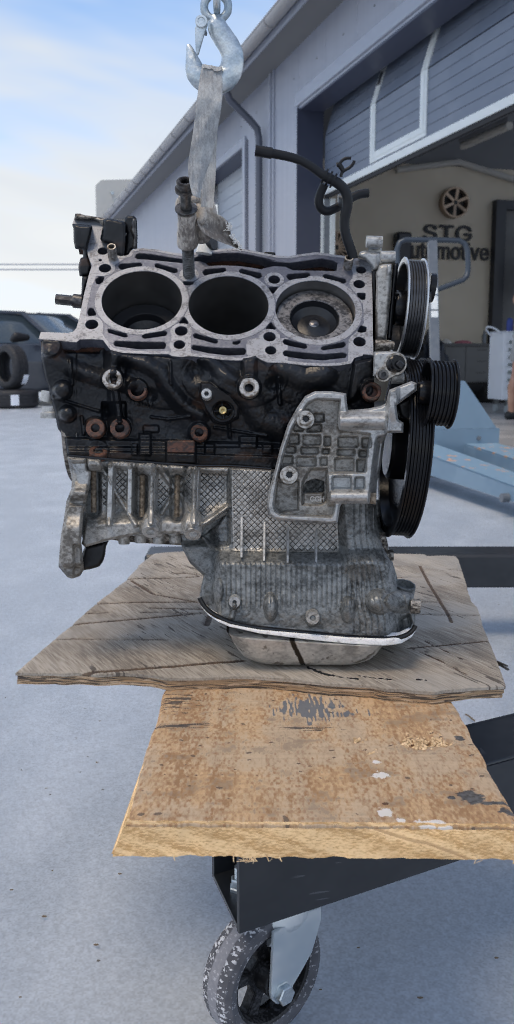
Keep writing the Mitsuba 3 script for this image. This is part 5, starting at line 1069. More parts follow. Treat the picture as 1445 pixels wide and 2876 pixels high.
# cap trims
add('lintel_trim', cat(bbox(-7.3, .1, -.03, 0.0, 3.87, 4.03, .004), bbox(-7.2, 0, -.0, .34, 3.84, 3.868)), 'trim_light', WB)
add('jamb_trim', bbox(.0, .045, -.028, .0, 0, 3.87, .003), 'trim_light', WB)
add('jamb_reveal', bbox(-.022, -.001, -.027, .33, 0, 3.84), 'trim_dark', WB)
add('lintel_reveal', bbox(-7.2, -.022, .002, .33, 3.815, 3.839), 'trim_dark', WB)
add('door_trim', cat(bbox(2.60, 2.75, -.03, 0, 0, 3.92, .003), bbox(2.60, 6.1, -.028, 0, 3.92, 4.05, .003), bbox(5.95, 6.1, -.03, 0, 0, 3.92, .003)), 'trim_light', WB)
add('door_trim_groove', cat(bbox(2.50, 2.585, -.012, 0, 0, 3.98),), 'trim_dark', WB)
add('corner_trim', cat(bbox(1.22, 1.27, -.03, .0, 0, 4.6, .004), bbox(1.06, 1.10, -.03, 0, 0, 4.6, .004)), 'trim_light', WB)
for a in np.arange(-7, 16, .9): add('cladding_screw', tube(np.array([bl(a, -.006, 4.25), bl(a, 0, 4.25)]), .012, 10), 'zinc_dark', WB) if a < 3.5 else None
# eaves, gutter, downpipe
add('roof_soffit', bbox(-8.6, 16.1, -.44, .0, 4.60, 4.63), 'soffit', WB)
add('fascia', bbox(-8.6, 16.1, -.46, -.441, 4.54, 4.70), 'trim_light', WB)
def gut(a): t = np.linspace(np.pi, 2 * np.pi, 18); o = np.stack([np.cos(t) * .085, np.sin(t) * .085], 1); i = o[::-1] * .93; return np.array([bl(a, -.555 + x, 4.665 + z) for x, z in np.vstack([o, i])])
add('gutter', cat(loft([gut(a) for a in (-8.6, 16.1)]), tube(np.array([bl(-8.6, -.64, 4.668), bl(16.1, -.64, 4.668)]), .012, 10)), 'gutter_metal', WB)
for a in np.arange(-7.8, 16, 1.2):
    t = np.linspace(np.pi, 2 * np.pi, 14); add('gutter_bracket', tube(np.array([bl(a, -.555 + .091 * math.cos(q), 4.665 + .091 * math.sin(q)) for q in t]), .008, 6), 'gutter_metal', WB)
pa = 1.62
add('downpipe', tube(np.array([bl(pa, -.555, 4.60), bl(pa, -.555, 4.42), bl(pa - .0, -.50, 4.30), bl(pa, -.22, 4.06), bl(pa, -.10, 3.94), bl(pa, -.075, 3.80), bl(pa, -.075, .1)]), .052, 18), 'pipe_metal', WB)
for z in (3.6, 1.9, .5): add('pipe_clamp', lathe([(.052, 0), (.058, 0), (.058, .04), (.052, .04)], bl(pa, -.075, z), (0, 0, 1), 24), 'pipe_metal', WB)
add('roof', hexa([bl(-8.6, -.56, 4.68), bl(16.1, -.56, 4.68), bl(16.1, 7, 5.72), bl(-8.6, 7, 5.72), bl(-8.6, -.56, 4.78), bl(16.1, -.56, 4.78), bl(16.1, 7, 5.82), bl(-8.6, 7, 5.82)]), 'pipe_metal', WB)
add('roof', cat(hexa([bl(2.0, 7, 5.72), bl(16.1, 7, 5.72), bl(16.1, 14.5, 4.68), bl(2.0, 14.5, 4.68), bl(2.0, 7, 5.82), bl(16.1, 7, 5.82), bl(16.1, 14.5, 4.78), bl(2.0, 14.5, 4.78)])), 'pipe_metal', WB)  # rear slope left off over the bay, an added unseen gap for daylight
add('end_wall', cat(bbox(16.0, 16.14, 0, 14, 0, 4.72), bbox(-8.64, -8.5, 0, 1.0, 0, 4.72), bbox(-8.64, -8.5, 13, 14, 0, 4.72), bbox(-8.64, -8.5, 1.0, 13, 4.2, 4.72), bbox(-8.5, 16, 13.9, 14.05, 0, 4.72)), 'cladding', WB, smooth=False)  # near end has an added gateway, out of view, to sidelight the inner wall
gp = Polygon([(-.75, 4.45), (.5, 4.5), (.5, 5.70), (-.62, 5.62), (-.75, 5.5)]).buffer(.06)
GPF = Frame(bl(16.3, 0, 0), BI, [0, 0, 1])
add('end_plate', solid(gp, GPF, 0, .12, .01), 'plate_beige', WB, label='pale rounded plate at the far end of the eaves')
add('plate_screw', tube(np.array([bl(16.15, -.35, 5.33), bl(16.12, -.35, 5.33)]), .05, 12), 'zinc', WB)
# the half open sectional door
def dline(z): return (.35, z) if z <= 3.52 else (.35 + (z - 3.52) * .30, z)
def dslab(a0, a1, z0, z1, off, th):
    (b0, _), (b1, _) = dline(z0), dline(z1)
    return hexa([bl(a0, b0 - off, z0), bl(a1, b0 - off, z0), bl(a1, b0 - off + th, z0), bl(a0, b0 - off + th, z0), bl(a0, b1 - off, z1), bl(a1, b1 - off, z1), bl(a1, b1 - off + th, z1), bl(a0, b1 - off + th, z1)])
SD = add('sectional_door', cat(dslab(-7.18, -.03, 2.80, 3.515, -.006, .034), dslab(-7.18, -.03, 3.525, 4.45, -.006, .034)), 'joint_dark', WB, smooth=False)
zs = list(np.linspace(2.868, 3.516, 7)) + list(np.linspace(3.526, 4.45, 8))
for k in range(len(zs) - 1):
    if abs(zs[k + 1] - zs[k]) < .02: continue
    add('slat', dslab(-7.18, -.03, zs[k] + .003, zs[k + 1] - .003, 0, .012), 'door_slat', SD, smooth=False)
add('bottom_rail', dslab(-7.18, -.03, 2.785, 2.866, .012, .06), 'white_trim', SD, smooth=False)
add('rubber_seal', cat(dslab(-7.18, -.03, 2.735, 2.7845, 0, .03)), 'seal_black', SD, smooth=False)
def tr(a0, a1, z0, z1, off=.014, th=.0139): return dslab(a0, a1, z0, z1, off, th)
wt = add('wicket_trim', cat(tr(-1.735, -1.60, 2.93, 3.517), tr(-1.735, -1.60, 3.523, 4.12), tr(-3.07, -2.92, 2.93, 3.517), tr(-3.07, -2.92, 3.523, 4.4), tr(-3.07, -1.60, 2.885, 2.99, .0145, .0144)), 'white_trim', SD, smooth=False, label='white frame of the small door within the sectional door')
add('trim_bead', cat(tr(-1.69, -1.67, 2.96, 3.517, .022, .008), tr(-3.02, -3.0, 2.96, 3.517, .022, .008), tr(-3.02, -3.0, 3.523, 4.4, .022, .008), tr(-3.04, -1.64, 2.925, 2.945, .0226, .008)), 'white_trim', wt, smooth=False)
add('door_bracket', tr(-1.72, -1.66, 3.72, 3.86, .03, .016), 'zinc_dark', SD); add('door_latch', tr(-1.76, -1.70, 3.95, 3.99, .05, .036), 'zinc_dark', SD)
add('door_track', cat(bbox(-.075, -.035, .30, .40, 0, 2.73), bbox(-.15, -.11, .40, .46, 0, 2.73)), 'white_trim', WB, smooth=False)
add('track_seal', bbox(-.11, -.075, .33, .44, 0, 2.73), 'jack_grey', WB, smooth=False)
# the further door, shut
FD = add('far_door', bbox(2.75, 5.95, .34, .37, 0, 3.92), 'joint_dark', WB, smooth=False)
for k in range(20): add('slat', bbox(2.76, 5.94, .325, .3395, .02 + k * .195, .02 + k * .195 + .188), 'door_slat_light', FD, smooth=False)
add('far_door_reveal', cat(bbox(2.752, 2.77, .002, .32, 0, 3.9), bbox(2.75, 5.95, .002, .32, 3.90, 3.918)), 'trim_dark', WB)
# inside
ground_piece('floor', cat(hexa([bl(-8.5, .0, -.10), bl(16, .0, -.10), bl(16, 13.9, -.10), bl(-8.5, 13.9, -.10), bl(-8.5, .0, .004), bl(16, .0, .004), bl(16, 13.9, .004), bl(-8.5, 13.9, .004)])), 'shop_floor')
add('inner_wall', bbox(2.2, 2.32, .16, 13.8, 0, 3.70), 'taupe_wall', WB)
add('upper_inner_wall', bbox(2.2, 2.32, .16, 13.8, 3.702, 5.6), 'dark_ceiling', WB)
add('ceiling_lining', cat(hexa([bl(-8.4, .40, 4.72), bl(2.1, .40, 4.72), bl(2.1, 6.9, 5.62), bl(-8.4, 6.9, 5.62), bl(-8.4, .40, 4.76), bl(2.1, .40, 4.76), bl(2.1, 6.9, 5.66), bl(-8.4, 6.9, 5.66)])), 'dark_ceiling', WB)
add('rafter', tube(np.array([bl(2.14, 2.30, 3.585), bl(2.14, 3.36, 3.76), bl(2.14, 4.6, 3.49), bl(2.14, 6.2, 3.15)]), .05, 10), 'beam_pale', WB)
for k, a in enumerate((-.6, -3.4, -6.2)): add('purlin', bbox(a - .05, a + .05, .6, 13.5, 4.42, 4.6), 'dark_ceiling', WB)
Pb = lambda b: Frame(bl(0, b, 0), BD, [0, 0, 1])
l0, l1 = Pb(2.2).hit([V(1166, 366), V(1283, 315)])
LMP = thing('ceiling_lamp', 'unlit tubular lamp hanging inside above the open doorway', 'lamp')
add('tube', tube(np.array([bl(l0[0], 2.2, l0[1]), bl(l1[0], 2.2, l1[1])]), .05, 14), 'beam_pale', LMP)
add('housing', obox((bl(l0[0], 2.2, l0[1]) + bl(l1[0], 2.2, l1[1])) / 2 + [0, 0, .07], BAX, (abs(l1[0] - l0[0]) * 1.05, .10, .05)), 'dark_ceiling', LMP)
# lettering and wheels on the inner wall
SA = Frame(bl(2.195, 0, 0), BI, [0, 0, 1])
def on_wall(b, z, off=0.0): return BO + BD * (2.195 - off) + BI * b + np.array([0, 0, z])
def text_on(txt, b0, b1, z, h, wide=True):
    tm = meshkit.text_mesh(txt, h, .03, True); v = np.asarray(tm.vertices); w = np.ptp(v[:, 0]); x = (v[:, 0] - v[:, 0].min()) / w * (b1 - b0) + b0
    return (np.array([on_wall(bb, z + zz, oo) for bb, zz, oo in zip(x, v[:, 1], v[:, 2])]), tm.faces)
SG = thing('wall_sign', 'black raised workshop lettering in two lines on the beige inner wall', 'sign')
add('top_lettering', text_on('STG', 2.80, 3.66, 2.55, .235), 'letter_black', SG, smooth=False)
add('lower_lettering', text_on('Automotive', 2.38, 3.98, 2.265, .25), 'letter_black', SG, smooth=False)
one('wall_speaker', cat(obox(on_wall(2.41, 2.28, .10), [BI, BD, [0, 0, 1.0]], (.25, .20, .72), .03)), 'dark_frame', 'dark upright box on the inner wall left of the lettering', 'wall box')
def wall_wheel(b, z, R, n, label, m):
    k = thing('alloy_wheel', label, 'wheel', None); o = on_wall(b, z, .02); ax = -BD
    add('rim', lathe([(R * .86, -.02), (R * .88, .10), (R * .90, .12), (R, .12), (R * 1.02, .10), (R, -.02)], o, ax, 56), m, k)
    add('barrel', lathe([(.001, 0), (R * .87, 0), (R * .87, .01), (.001, .01)], o, ax, 40), 'wheel_dark', k)
    x, y, zz = basis(ax)
    for j in range(n):
        d = x * math.cos(j * 2 * math.pi / n + .4) + y * math.sin(j * 2 * math.pi / n + .4); t = np.cross(ax, d)
        sp_w = R * (.11 if n < 8 else .055)
        p0, p1 = o + ax * .075 + d * R * .12, o + ax * .11 + d * R * .93
        add('spoke', hexa([p0 - t * sp_w * .8, p0 + t * sp_w * .8, p1 + t * sp_w, p1 - t * sp_w, p0 - t * sp_w * .8 + ax * .03, p0 + t * sp_w * .8 + ax * .03, p1 + t * sp_w + ax * .015, p1 - t * sp_w + ax * .015]), m, k)
    add('hub', lathe([(.001, .05), (R * .17, .05), (R * .15, .11), (.001, .115)], o, ax, 24), 'wheel_dark', k)
wall_wheel(3.30, 3.13, .235, 6, 'bronze spoked alloy wheel hung on the wall above the lettering', 'bronze_wheel')
wall_wheel(1.30, 2.38, .235, 16, 'bronze many spoked wheel low on the wall beside the door frame', 'bronze_wheel')
DF = thing('inner_doorway', 'tall black framed doorway in the inner wall at the right edge', 'doorway')
add('frame', cat(bbox(2.05, 2.199, 4.02, 4.20, 0, 3.2), bbox(2.05, 2.199, 4.201, 5.6, 3.06, 3.2)), 'dark_frame', DF)
add('dark_slab', bbox(2.17, 2.198, 4.201, 5.6, 0, 3.058), 'cabinet_grey', DF)  # slab across the doorway; the shade beyond is put into its colour
GT = thing('grey_tank', 'pale grey upright tank in the dark doorway behind the person', 'tank')
tb = bl(1.7, 4.55, 1.72)
add('tank', lathe([(.001, 0), (.17, 0), (.18, .03), (.18, .50), (.16, .60), (.07, .66), (.001, .67)], tb, (0, 0, 1), 32), 'cylinder_grey', GT)
add('valve', cat(tube(np.array([tb + [0, 0, .62], tb + [0, 0, .86]]), .045, 12), tube(np.array([tb + [-.14, 0, .86], tb + [-.02, 0, .90], tb + [.1, 0, 1.06]]), .05, 10, smooth=20)), 'jack_grey', GT)
add('bracket', obox(tb + [0, 0, -.85], AX, (.06, .06, 1.7)), 'dark_frame', GT)
CB = thing('workbench_cabinet', 'low dark grey cabinet with drawers and a counter along the inner wall', 'cabinet')
add('body', bbox(1.72, 2.19, 2.30, 3.98, .30, .87), 'cabinet_grey', CB)
add('counter', bbox(1.68, 2.19, 2.26, 4.02, .871, .92), 'counter_dark', CB)
add('plinth', bbox(1.78, 2.19, 2.32, 3.96, .004, .299), 'wheel_dark', CB)
for z0, z1 in ((.32, .50), (.51, .68), (.69, .86)):
    d = add('drawer', bbox(1.705, 1.719, 3.38, 3.95, z0, z1), 'cabinet_grey', CB); add('handle', bbox(1.69, 1.704, 3.58, 3.74, z1 - .05, z1 - .035), 'counter_dark', d)
for b0, b1 in ((2.32, 2.84), (2.85, 3.37)): add('door', bbox(1.705, 1.719, b0, b1, .32, .86), 'cabinet_grey', CB)
def rag(o, rx, ry, h, seed):
    m = trimesh.creation.icosphere(3, 1.0); v = np.asarray(m.vertices) * [rx, ry, h]; v *= (1 + .5 * (meshkit.fbm(v * 14 + 3, 3, seed) - .5))[:, None]; v[:, 2] = np.maximum(v[:, 2], 0); return trimesh.Trimesh(v + o, m.faces, process=False)
one('white_rag', rag(bl(1.9, 3.12, .92), .09, .08, .07, 1), 'fray', 'crumpled white rag on the counter beside the pink one', 'rag')
one('pink_rag', rag(bl(1.9, 3.42, .92), .14, .10, .05, 2), 'pink_cloth', 'crumpled pink rag lying on the dark counter', 'rag')
one('bottle', lathe([(.001, 0), (.035, 0), (.035, .14), (.015, .18), (.015, .21), (.001, .21)], bl(1.9, 3.80, .92), (0, 0, 1), 20), 'jack_grey', 'small grey bottle at the right end of the counter', 'bottle')
one('dark_bag', rag(bl(1.35, 2.62, .0), .30, .34, 1.05, 4), 'dark_frame', 'dark covered bundle on the floor left of the cabinet', 'bundle')
one('black_sacks', cat(rag(bl(1.3, 3.72, .0), .30, .36, .34, 5), rag(bl(1.2, 4.1, 0), .24, .22, .42, 6)), 'wheel_dark', 'black heap on the floor between cabinet and white trolley', 'heap')
one('wall_socket', obox(on_wall(2.72, 1.22, .02), [BI, BD, [0, 0, 1.0]], (.09, .04, .06), .004), 'dark_frame', 'small dark socket on the inner wall above the cabinet', 'socket')
# tool trolley
TR = thing('tool_trolley', 'white drawer trolley on castors standing inside the doorway', 'tool trolley')
tx, ty = np.array([.985, .17, 0]), np.array([-.17, .985, 0]); TO = np.array([3.04, 11.9, 0])
def tp(x, y, z): return TO + tx * x + ty * y + np.array([0, 0, z])
TA = [tx, ty, np.array([0, 0, 1.0])]
add('cabinet', obox(tp(.34, .23, .59), TA, (.68, .44, .83), .01), 'trolley_white', TR)
for k in range(7):
    z = .94 - k * .092; d = add('drawer', obox(tp(.355, .004, z - .03), TA, (.66, .014, .082), .004), 'trolley_white', TR)
    add('grip', obox(tp(.375, -.010, z - .055), TA, (.63, .022, .040)), 'trolley_grip', d)
add('lower_panel', obox(tp(.355, .004, .245), TA, (.58, .014, .10), .004), 'trolley_white', TR)
for x, y in ((.10, .06), (.58, .06), (.10, .40), (.58, .40)):
    c = add('castor', lathe([(.001, -.02), (.055, -.02), (.06, -.01), (.06, .01), (.055, .02), (.001, .02)], tp(x, y, .064), tx, 24), 'trolley_grey', TR); add('fork', obox(tp(x, y, .14), TA, (.06, .05, .07)), 'zinc_dark', c)
add('top_tray', obox(tp(.34, .23, 1.012), TA, (.70, .46, .012), .003), 'trolley_white', TR)
add('push_handle', tube(np.array([tp(-.01, .40, .98), tp(-.06, .40, 1.03), tp(-.07, .1, 1.04), tp(-.01, .08, .99)]), .012, 10, smooth=24), 'trolley_white', TR)
one('paper_towel', rag(tp(.40, .2, 1.019), .10, .09, .15, 8), 'trolley_white', 'crumpled white paper towel on top of the trolley', 'paper towel')
one('red_can', lathe([(.001, 0), (.045, 0), (.045, .16), (.02, .19), (.001, .19)], tp(.36, .33, 1.019), (0, 0, 1), 20), 'red_plastic', 'small red can on top of the white trolley', 'can')
one('blue_can', lathe([(.001, 0), (.04, 0), (.04, .14), (.02, .17), (.001, .17)], tp(.22, .35, 1.019), (0, 0, 1), 20), 'blue_plastic', 'small blue can on top of the white trolley', 'can')
# ---- person, cut by the right edge
PE = thing('person', 'bare chested person in grey shorts standing by the trolley, mostly out of frame', 'person')
PO = np.array([3.005, 10.75, 0.0])
def J(x, y, z): return np.array([PO[0] + x, PO[1] + y, z])
lb = lambda a, ra, b, rb: m3.Manifold.batch_hull([m3.Manifold.sphere(ra, 20).translate(list(map(float, a))), m3.Manifold.sphere(rb, 20).translate(list(map(float, b)))])
def chain(*pr): return [lb(pr[k][0], pr[k][1], pr[k + 1][0], pr[k + 1][1]) for k in range(len(pr) - 1)]
bones = chain((J(0, -.10, .98), .105), (J(0, -.11, 1.10), .10), (J(.01, -.12, 1.32), .105), (J(0, -.14, 1.47), .085)) + chain((J(0, .10, .98), .105), (J(0, .11, 1.10), .10), (J(.01, .12, 1.32), .105), (J(0, .14, 1.47), .085))
bones += chain((J(0, -.14, 1.47), .085), (J(0, .14, 1.47), .085)) + chain((J(0, -.1, 1.1), .1), (J(0, .1, 1.1), .1)) + chain((J(.01, -.1, 1.3), .11), (J(.01, .1, 1.3), .11))
bones += chain((J(.0, 0, 1.50), .075), (J(.03, 0, 1.62), .058)) + chain((J(.05, 0, 1.70), .075), (J(.02, 0, 1.80), .098), (J(.05, 0, 1.80), .092)) + chain((J(.10, 0, 1.70), .045), (J(.12, 0, 1.78), .05)) + [m3.Manifold.sphere(.016, 12).translate([float(v) for v in J(.155, 0, 1.755)])]
for sy, el in ((-1, (-.10, 1.16)), (1, (.06, 1.17))):
    sh = J(-.02, sy * .215, 1.475); eb = J(el[0] - .06, sy * .265, el[1]); wr = J(el[0] + .20, sy * .22, el[1] - .06); pm = wr + (wr - eb) * .28
    bones += chain((sh, .068), (J(-.06, sy * .245, 1.34), .058), (eb, .044), (eb + (wr - eb) * .35, .043), (wr, .028)) + chain((wr, .028), (pm, .034))
    for j in range(4):
        f0 = pm + np.array([.02, 0, .03 - .02 * j]); bones += chain((pm, .02), (f0, .0105), (f0 + [.035, -sy * .01, -.012], .0095), (f0 + [.045, -sy * .02, -.04], .008))
    bones += chain((pm, .018), (pm + [.0, -sy * .03, .035], .011), (pm + [.035, -sy * .035, .03], .009))
for sy, fx in ((-1, .02), (1, -.10)):
    bones += chain((J(0, sy * .095, .95), .105), (J(.01 + fx * .5, sy * .10, .74), .082), (J(.02 + fx, sy * .10, .50), .056), (J(-.015 + fx, sy * .10, .36), .060), (J(fx - .02, sy * .10, .10), .038), (J(fx - .02, sy * .1, .06), .040), (J(fx + .12, sy * .11, .035), .032))
body = m3.Manifold.batch_boolean(bones, m3.OpType.Add)
add('body', blob(body, .022, 14), 'skin', PE, smooth=True)
sh_b = chain((J(0, -.095, 1.08), .122), (J(0, -.10, .95), .130), (J(.015, -.115, .70), .120)) + chain((J(0, .095, 1.08), .122), (J(0, .10, .95), .130), (J(-.04, .115, .70), .120)) + chain((J(0, -.09, 1.07), .124), (J(0, .09, 1.07), .124)) + chain((J(0, -.1, .95), .13), (J(0, .1, .95), .13))
shorts = m3.Manifold.batch_boolean(sh_b, m3.OpType.Add).trim_by_plane([0, 0, 1], .655).trim_by_plane([0, 0, -1], -1.115)
sm = blob(shorts, .02, 6); sm.vertices += sm.vertex_normals * ((meshkit.fbm(sm.vertices * 16, 3, 2) - .5) * .035)[:, None]
add('shorts', sm, 'shorts_grey', PE, smooth=True)
add('waistband', lathe([(.205, 0), (.212, .0), (.212, .035), (.205, .035)], J(0, 0, 1.095), (0, 0, 1), 40), 'fray', PE) if False else None
for sy, fx in ((-1, .02), (1, -.10)):
    add('shoe', blob(m3.Manifold.batch_boolean(chain((J(fx - .05, sy * .1, .05), .05), (J(fx + .04, sy * .1, .055), .052), (J(fx + .15, sy * .11, .036), .040)), m3.OpType.Add).trim_by_plane([0, 0, 1], .006), .016, 4), 'shoe_dark', PE, smooth=True)
hs = blob(m3.Manifold.batch_boolean(chain((J(.0, 0, 1.80), .105), (J(.045, 0, 1.825), .096)), m3.OpType.Add).trim_by_plane([-.55, 0, .84], float(np.dot([-.55, 0, .84], J(.03, 0, 1.79)))), .018, 3)
add('hair', hs, 'hair_dark', PE, smooth=True)
# ---- pallet truck
PJ = thing('pallet_truck', 'pale blue hand pallet truck with a grey loop handle behind the engine', 'pallet truck')
jd, jn = np.array([.206, -.978, 0]), np.array([.978, .206, 0]); JA = [jn, jd, np.array([0, 0, 1.0])]
jo = jn * 2.237 - jd * 5.19
def jp(n, d, z): return jo + jn * n + jd * d + np.array([0, 0, z])
for sgn in (-1, 1):
    f = add('fork', cat(hexa([jp(sgn * .19 - .1, 0, .085), jp(sgn * .19 + .1, 0, .085), jp(sgn * .19 + .07, 1.75, .075), jp(sgn * .19 - .07, 1.75, .075), jp(sgn * .19 - .1, 0, .205), jp(sgn * .19 + .1, 0, .205), jp(sgn * .19 + .08, 1.75, .125), jp(sgn * .19 - .08, 1.75, .125)])), 'jack_worn', PJ, smooth=False)
    add('side_skirt', hexa([jp(sgn * .19 - .104, .0, .08), jp(sgn * .19 - .1005, .0, .08), jp(sgn * .19 - .0825, 1.75, .07), jp(sgn * .19 - .086, 1.75, .07), jp(sgn * .19 - .104, 0, .195), jp(sgn * .19 - .1005, 0, .195), jp(sgn * .19 - .0825, 1.75, .118), jp(sgn * .19 - .086, 1.75, .118)]), 'jack_blue', f, smooth=False)
    add('roller', lathe([(.001, -.05), (.04, -.05), (.04, .05), (.001, .05)], jp(sgn * .19, 1.45, .042), jn, 24), 'jack_grey', f)
    add('pin', tube(np.array([jp(sgn * .19 - .125, 1.32, .085), jp(sgn * .19 - .09, 1.32, .085)]), .02, 14), 'jack_grey', f)
    add('heel_bolt', tube(np.array([jp(sgn * .19 - .02, .028, .235), jp(sgn * .19 - .02, .034, .235)]), .013, 12), 'jack_grey', f)
add('heel_beam', hexa([jp(-.30, -.05, .12), jp(.30, -.05, .12), jp(.30, .025, .12), jp(-.30, .025, .12), jp(-.30, -.05, .29), jp(.30, -.05, .29), jp(.30, .025, .29), jp(-.30, .025, .29)]), 'jack_blue', PJ, smooth=False)
add('body_plate', hexa([jp(-.285, -.006, .291), jp(.285, -.006, .291), jp(.285, .020, .291), jp(-.285, .020, .291), jp(-.085, -.03, .565), jp(.085, -.03, .565), jp(.085, -.004, .565), jp(-.085, -.004, .565)]), 'jack_blue', PJ, smooth=False, label='pale blue tapering front plate of the pallet truck')
add('pump', cat(tube(np.array([jp(0, -.14, .10), jp(0, -.14, .50)]), .065, 20), tube(np.array([jp(0, -.16, .50), jp(0, -.16, .60)]), .045, 16)), 'jack_grey', PJ)
for sgn in (-1, 1): add('steer_wheel', lathe([(.001, -.025), (.09, -.025), (.1, -.015), (.1, .015), (.09, .025), (.001, .025)], jp(sgn * .06, -.16, .1), jn, 28), 'jack_grey', PJ)
mb, mt = jp(.005, -.24, .48), jp(.06, -.50, 1.42)
mx = np.array([.99, .10, 0]); my = np.cross((mt - mb) / np.linalg.norm(mt - mb), mx)
add('drawbar', obox((mb + mt) / 2, [mx, my, (mt - mb) / np.linalg.norm(mt - mb)], (.058, .03, np.linalg.norm(mt - mb)), .004), 'jack_grey', PJ)
add('drawbar_foot', cat(hexa([*(mb + mx * q + my * w - [0, 0, .02] for q, w in ((-.055, -.03), (.055, -.03), (.055, .03), (-.055, .03))), *(mb + (mt - mb) * .16 + mx * q + my * w for q, w in ((-.031, -.018), (.031, -.018), (.031, .018), (-.031, .018)))])), 'jack_grey', PJ)
mz = (mt - mb) / np.linalg.norm(mt - mb)
hl = [mt + mx * x + mz * z for x, z in ((-.02, -.01), (-.17, -.012), (-.205, -.03), (-.222, -.075), (-.222, -.20), (-.215, -.235), (-.19, -.262), (0, -.335), (.19, -.262), (.215, -.235), (.222, -.20), (.222, -.075), (.205, -.03), (.17, -.012), (.02, -.01))]
hl[7] = hl[7] - my * 0
add('loop_handle', tube(np.array(hl[:8]), .0165, 14), 'jack_tube', PJ); add('loop_handle', tube(np.array(hl[7:]), .0165, 14), 'jack_tube', PJ)
add('handle_bar', tube(np.array([mt + mx * -.03 + mz * -.01, mt + mx * .03 + mz * -.01]), .0175, 14), 'jack_tube', PJ)
for z0, z1 in ((.50, .54), (.405, .49), (.355, .395)):
    c = mb + (mt - mb) * (1 - .0) - mz * (1.0 - (z0 + z1) / 2 - .14) - my * (.0165 if (my @ [0, -1, 0]) < 0 else -.0165)
    add('label_plate', obox(c, [mx, my, mz], (.044, .003, (z1 - z0)), .001), 'label_print', PJ)
# ---- tyres
def tyre(name, o, ax, R, W, label, grp=None):
    k = thing(name, label, 'tyre', grp); h = W / 2
    pr = [(R * .66, -h * .80), (R * .70, -h * .98), (R * .84, -h), (R * .95, -h * .86), (R * .985, -h * .72), (R, -h * .55)]
    for g_ in (-.36, 0, .36): pr += [(R, h * (g_ - .06)), (R - .008, h * (g_ - .04)), (R - .008, h * (g_ + .04)), (R, h * (g_ + .06))]
    pr += [(R, h * .55), (R * .985, h * .72), (R * .95, h * .86), (R * .84, h), (R * .70, h * .98), (R * .66, h * .80), (R * .68, h * .6), (R * .90, h * .5), (R * .93, 0), (R * .90, -h * .5), (R * .68, -h * .6), (R * .66, -h * .80)]
    add('casing', lathe(pr, o, ax, 72), 'tyre_rubber', k); return k
t1o = np.array([-3.42, 13.5, .13])
TY = tyre('lying_tyre', t1o, (0, 0, 1), .345, .25, 'black tyre lying flat on the yard with a white sticker on its tread')
th = np.linspace(-1.45, -1.13, 12)
add('sticker', loft([np.array([t1o + [.3465 * math.cos(t), .3465 * math.sin(t), z] for z in (-.085, .06)]) for t in th], closed=False), 'label_white', TY)
t2o = np.array([-3.44, 13.48, .255 + .312]); tax = np.array([-.70, -.71, 0])
TY2 = tyre('standing_tyre', t2o, tax, .312, .225, 'black tyre standing upright on the lying tyre in front of the car')
bx, by_, bz_ = basis(tax)
st = [(math.radians(q)) for q in np.linspace(0, 18, 8)]
dn, sd = np.array([0, 0, -1.0]), np.cross([0, 0, -1.0], tax / np.linalg.norm(tax))
sd = sd if sd[0] > 0 else -sd
txu = tax / np.linalg.norm(tax)
add('sticker', loft([np.array([t2o + (math.sin(q) * dn + math.cos(q) * sd) * .3135 + txu * w for w in (-.10, -.02)]) for q in np.linspace(.35, .85, 10)], closed=False), 'label_white', TY2)
# ---- car
CA = thing('parked_car', 'dark blue coupe parked behind the tyres at the left edge', 'car')
cth = math.radians(28); cf, cs_ = np.array([math.cos(cth), -math.sin(cth), 0]), np.array([math.sin(cth), math.cos(cth), 0])
cp = np.array([(135 - 647) / 2400 * 14.0, 14.0, 0]) - cf * 1.05 + cs_ * .80
def cc(x, y, z): return cp + cf * x + cs_ * y + np.array([0, 0, z])
def hullm(pts): m = trimesh.convex.convex_hull(np.array(pts)); return trimesh.Trimesh(m.vertices, m.faces, process=False)
def csec(x, w, z0, z1, r=.12):
    q = np.asarray(Polygon([(-w, z0), (w, z0), (w * 1.0, z0 + (z1 - z0) * .62), (w * .93, z1), (-w * .93, z1), (-w, z0 + (z1 - z0) * .62)]).buffer(-r * .5).buffer(r * .5, quad_segs=5).exterior.coords)[:-1]
    q = resample(np.vstack([q, q[:1]]), .12)[:0] if False else np.stack([np.interp(np.linspace(0, 1, 49)[:-1], np.linspace(0, 1, len(q) + 1), np.r_[q[:, k], q[0, k]]) for k in (0, 1)], 1)
    return np.array([cc(x, y, z) for y, z in q])
secs = [(-2.20, .62, .45, .78), (-2.12, .78, .30, .90), (-1.85, .86, .24, .96), (-1.2, .895, .22, .94), (0, .90, .20, .915), (.9, .90, .20, .90), (1.3, .89, .22, .87), (1.8, .87, .26, .80), (2.12, .80, .28, .70), (2.26, .64, .34, .60)]
add('body', loft([csec(*s) for s in secs]), 'paint_navy', CA, smooth=50)
roof = [(x, s * w, z) for x, w, z in ((.30, .52, 1.345), (-.20, .56, 1.385), (-.75, .55, 1.36), (-1.15, .50, 1.25)) for s in (-1, 1)]
belt = [(x, s * w, z) for x, w, z in ((1.12, .74, .885), (.4, .83, .905), (-1.0, .82, .925), (-1.85, .62, .945)) for s in (-1, 1)]
add('glasshouse', hullm([cc(*p) for p in roof + belt]), 'car_glass', CA, smooth=30, label='blue tinted windows of the car')
add('roof_panel', hullm([cc(x, y * 1.02, z + .012) for x, y, z in roof[:8]] + [cc(x, y * 1.0, z - .012) for x, y, z in roof[:8]]), 'paint_navy', CA, smooth=30)
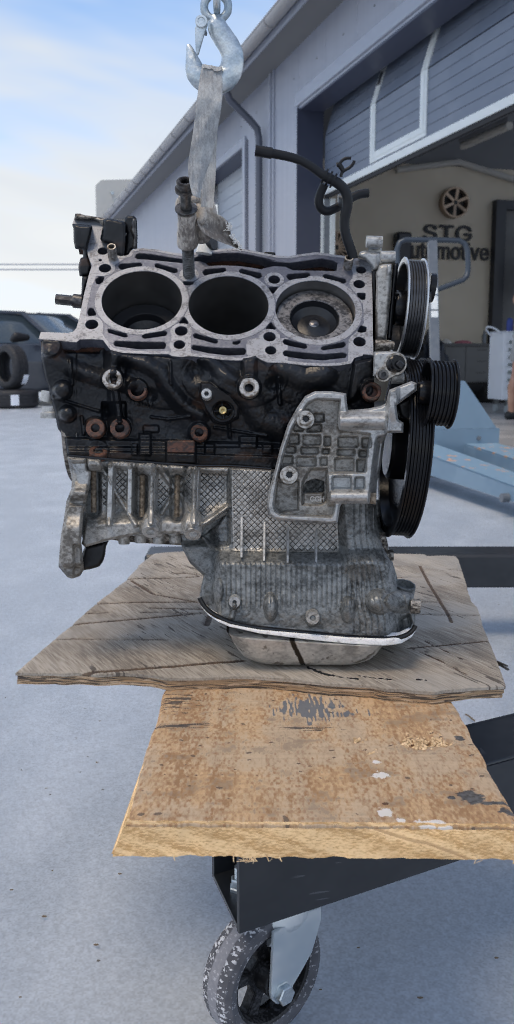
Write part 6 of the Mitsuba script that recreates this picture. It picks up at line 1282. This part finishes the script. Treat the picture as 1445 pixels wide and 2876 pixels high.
for s in (-1, 1):
    for p0, p1, r in (((.32, s * .53, 1.345), (1.12, s * .745, .885), .038), ((-.30, s * .565, 1.375), (-.42, s * .83, .92), .045), ((-1.15, s * .505, 1.25), (-1.85, s * .625, .945), .07), ((.35, s * .53, 1.35), (-.3, s * .57, 1.385), .03), ((-.3, s * .57, 1.385), (-1.15, s * .51, 1.25), .04)):
        add('pillar', tube(np.array([cc(*p0), cc(*p1)]), r, 10), 'paint_navy', CA)
    add('mirror', blob(hull((cc(.72, s * .93, .985), .05), (cc(.66, s * 1.08, .995), .065), (cc(.62, s * 1.10, .955), .05)), .03, 3), 'car_plastic', CA, smooth=True)
    add('door_handle', tube(np.array([cc(-.55, s * .905, .82), cc(-.36, s * .905, .815)]), .018, 10), 'alloy', CA)
    for x in (-1.38, 1.40):
        w = add('wheel', lathe([(.22, -.11), (.31, -.11), (.325, -.08), (.325, .08), (.31, .11), (.22, .11)], cc(x, s * .80, .325), cs_, 48), 'tyre_rubber', CA)
        add('rim', lathe([(.001, .09), (.05, .10), (.20, .07), (.225, .112), (.225, -.05), (.001, -.05)], cc(x, s * .80, .325), cs_ * s, 40), 'alloy', w)
    add('headlight', blob(hull((cc(2.02, s * .62, .64), .05), (cc(1.92, s * .78, .67), .04)), .03, 2), 'white_trim', CA, smooth=True)
add('windscreen_wiper', tube(np.array([cc(1.12, -.5, .90), cc(1.0, .1, .965)]), .012, 8), 'car_plastic', CA)
# ---- overhead cables, litter
for vv, wd in ((664, 'upper'), (677, 'lower')):
    one('overhead_cable', tube(np.array([at_y([V(-700, vv)], 30.)[0], at_y([V(1000, vv)], 30.)[0]]), .028, 8), 'cable_pale', f'{wd} of two pale cables crossing the sky at far left', 'cable')
tw = at_z([V(1172, 1797), V(1180, 1801), V(1194, 1813)], .003); one('twig', tube(tw, .0016, 6), 'pebble', 'thin brown twig lying on the concrete right of the plank', 'twig')
gr = []
for k in range(26):
    u, v = rng.uniform(0, 1445), rng.uniform(1650, 2870); q = at_z([(u, v)], .001)[0]; r = rng.uniform(.0008, .0024)
    m = trimesh.creation.icosphere(1, r); m.vertices = np.asarray(m.vertices) * [1 + rng.random(), .8, .5] + q; gr.append(m)
add('grit', cat(*gr), 'pebble', stuff=True); labels['grit'] = {'label': 'dark grit and specks scattered over the concrete', 'category': 'grit', 'kind': 'stuff'}
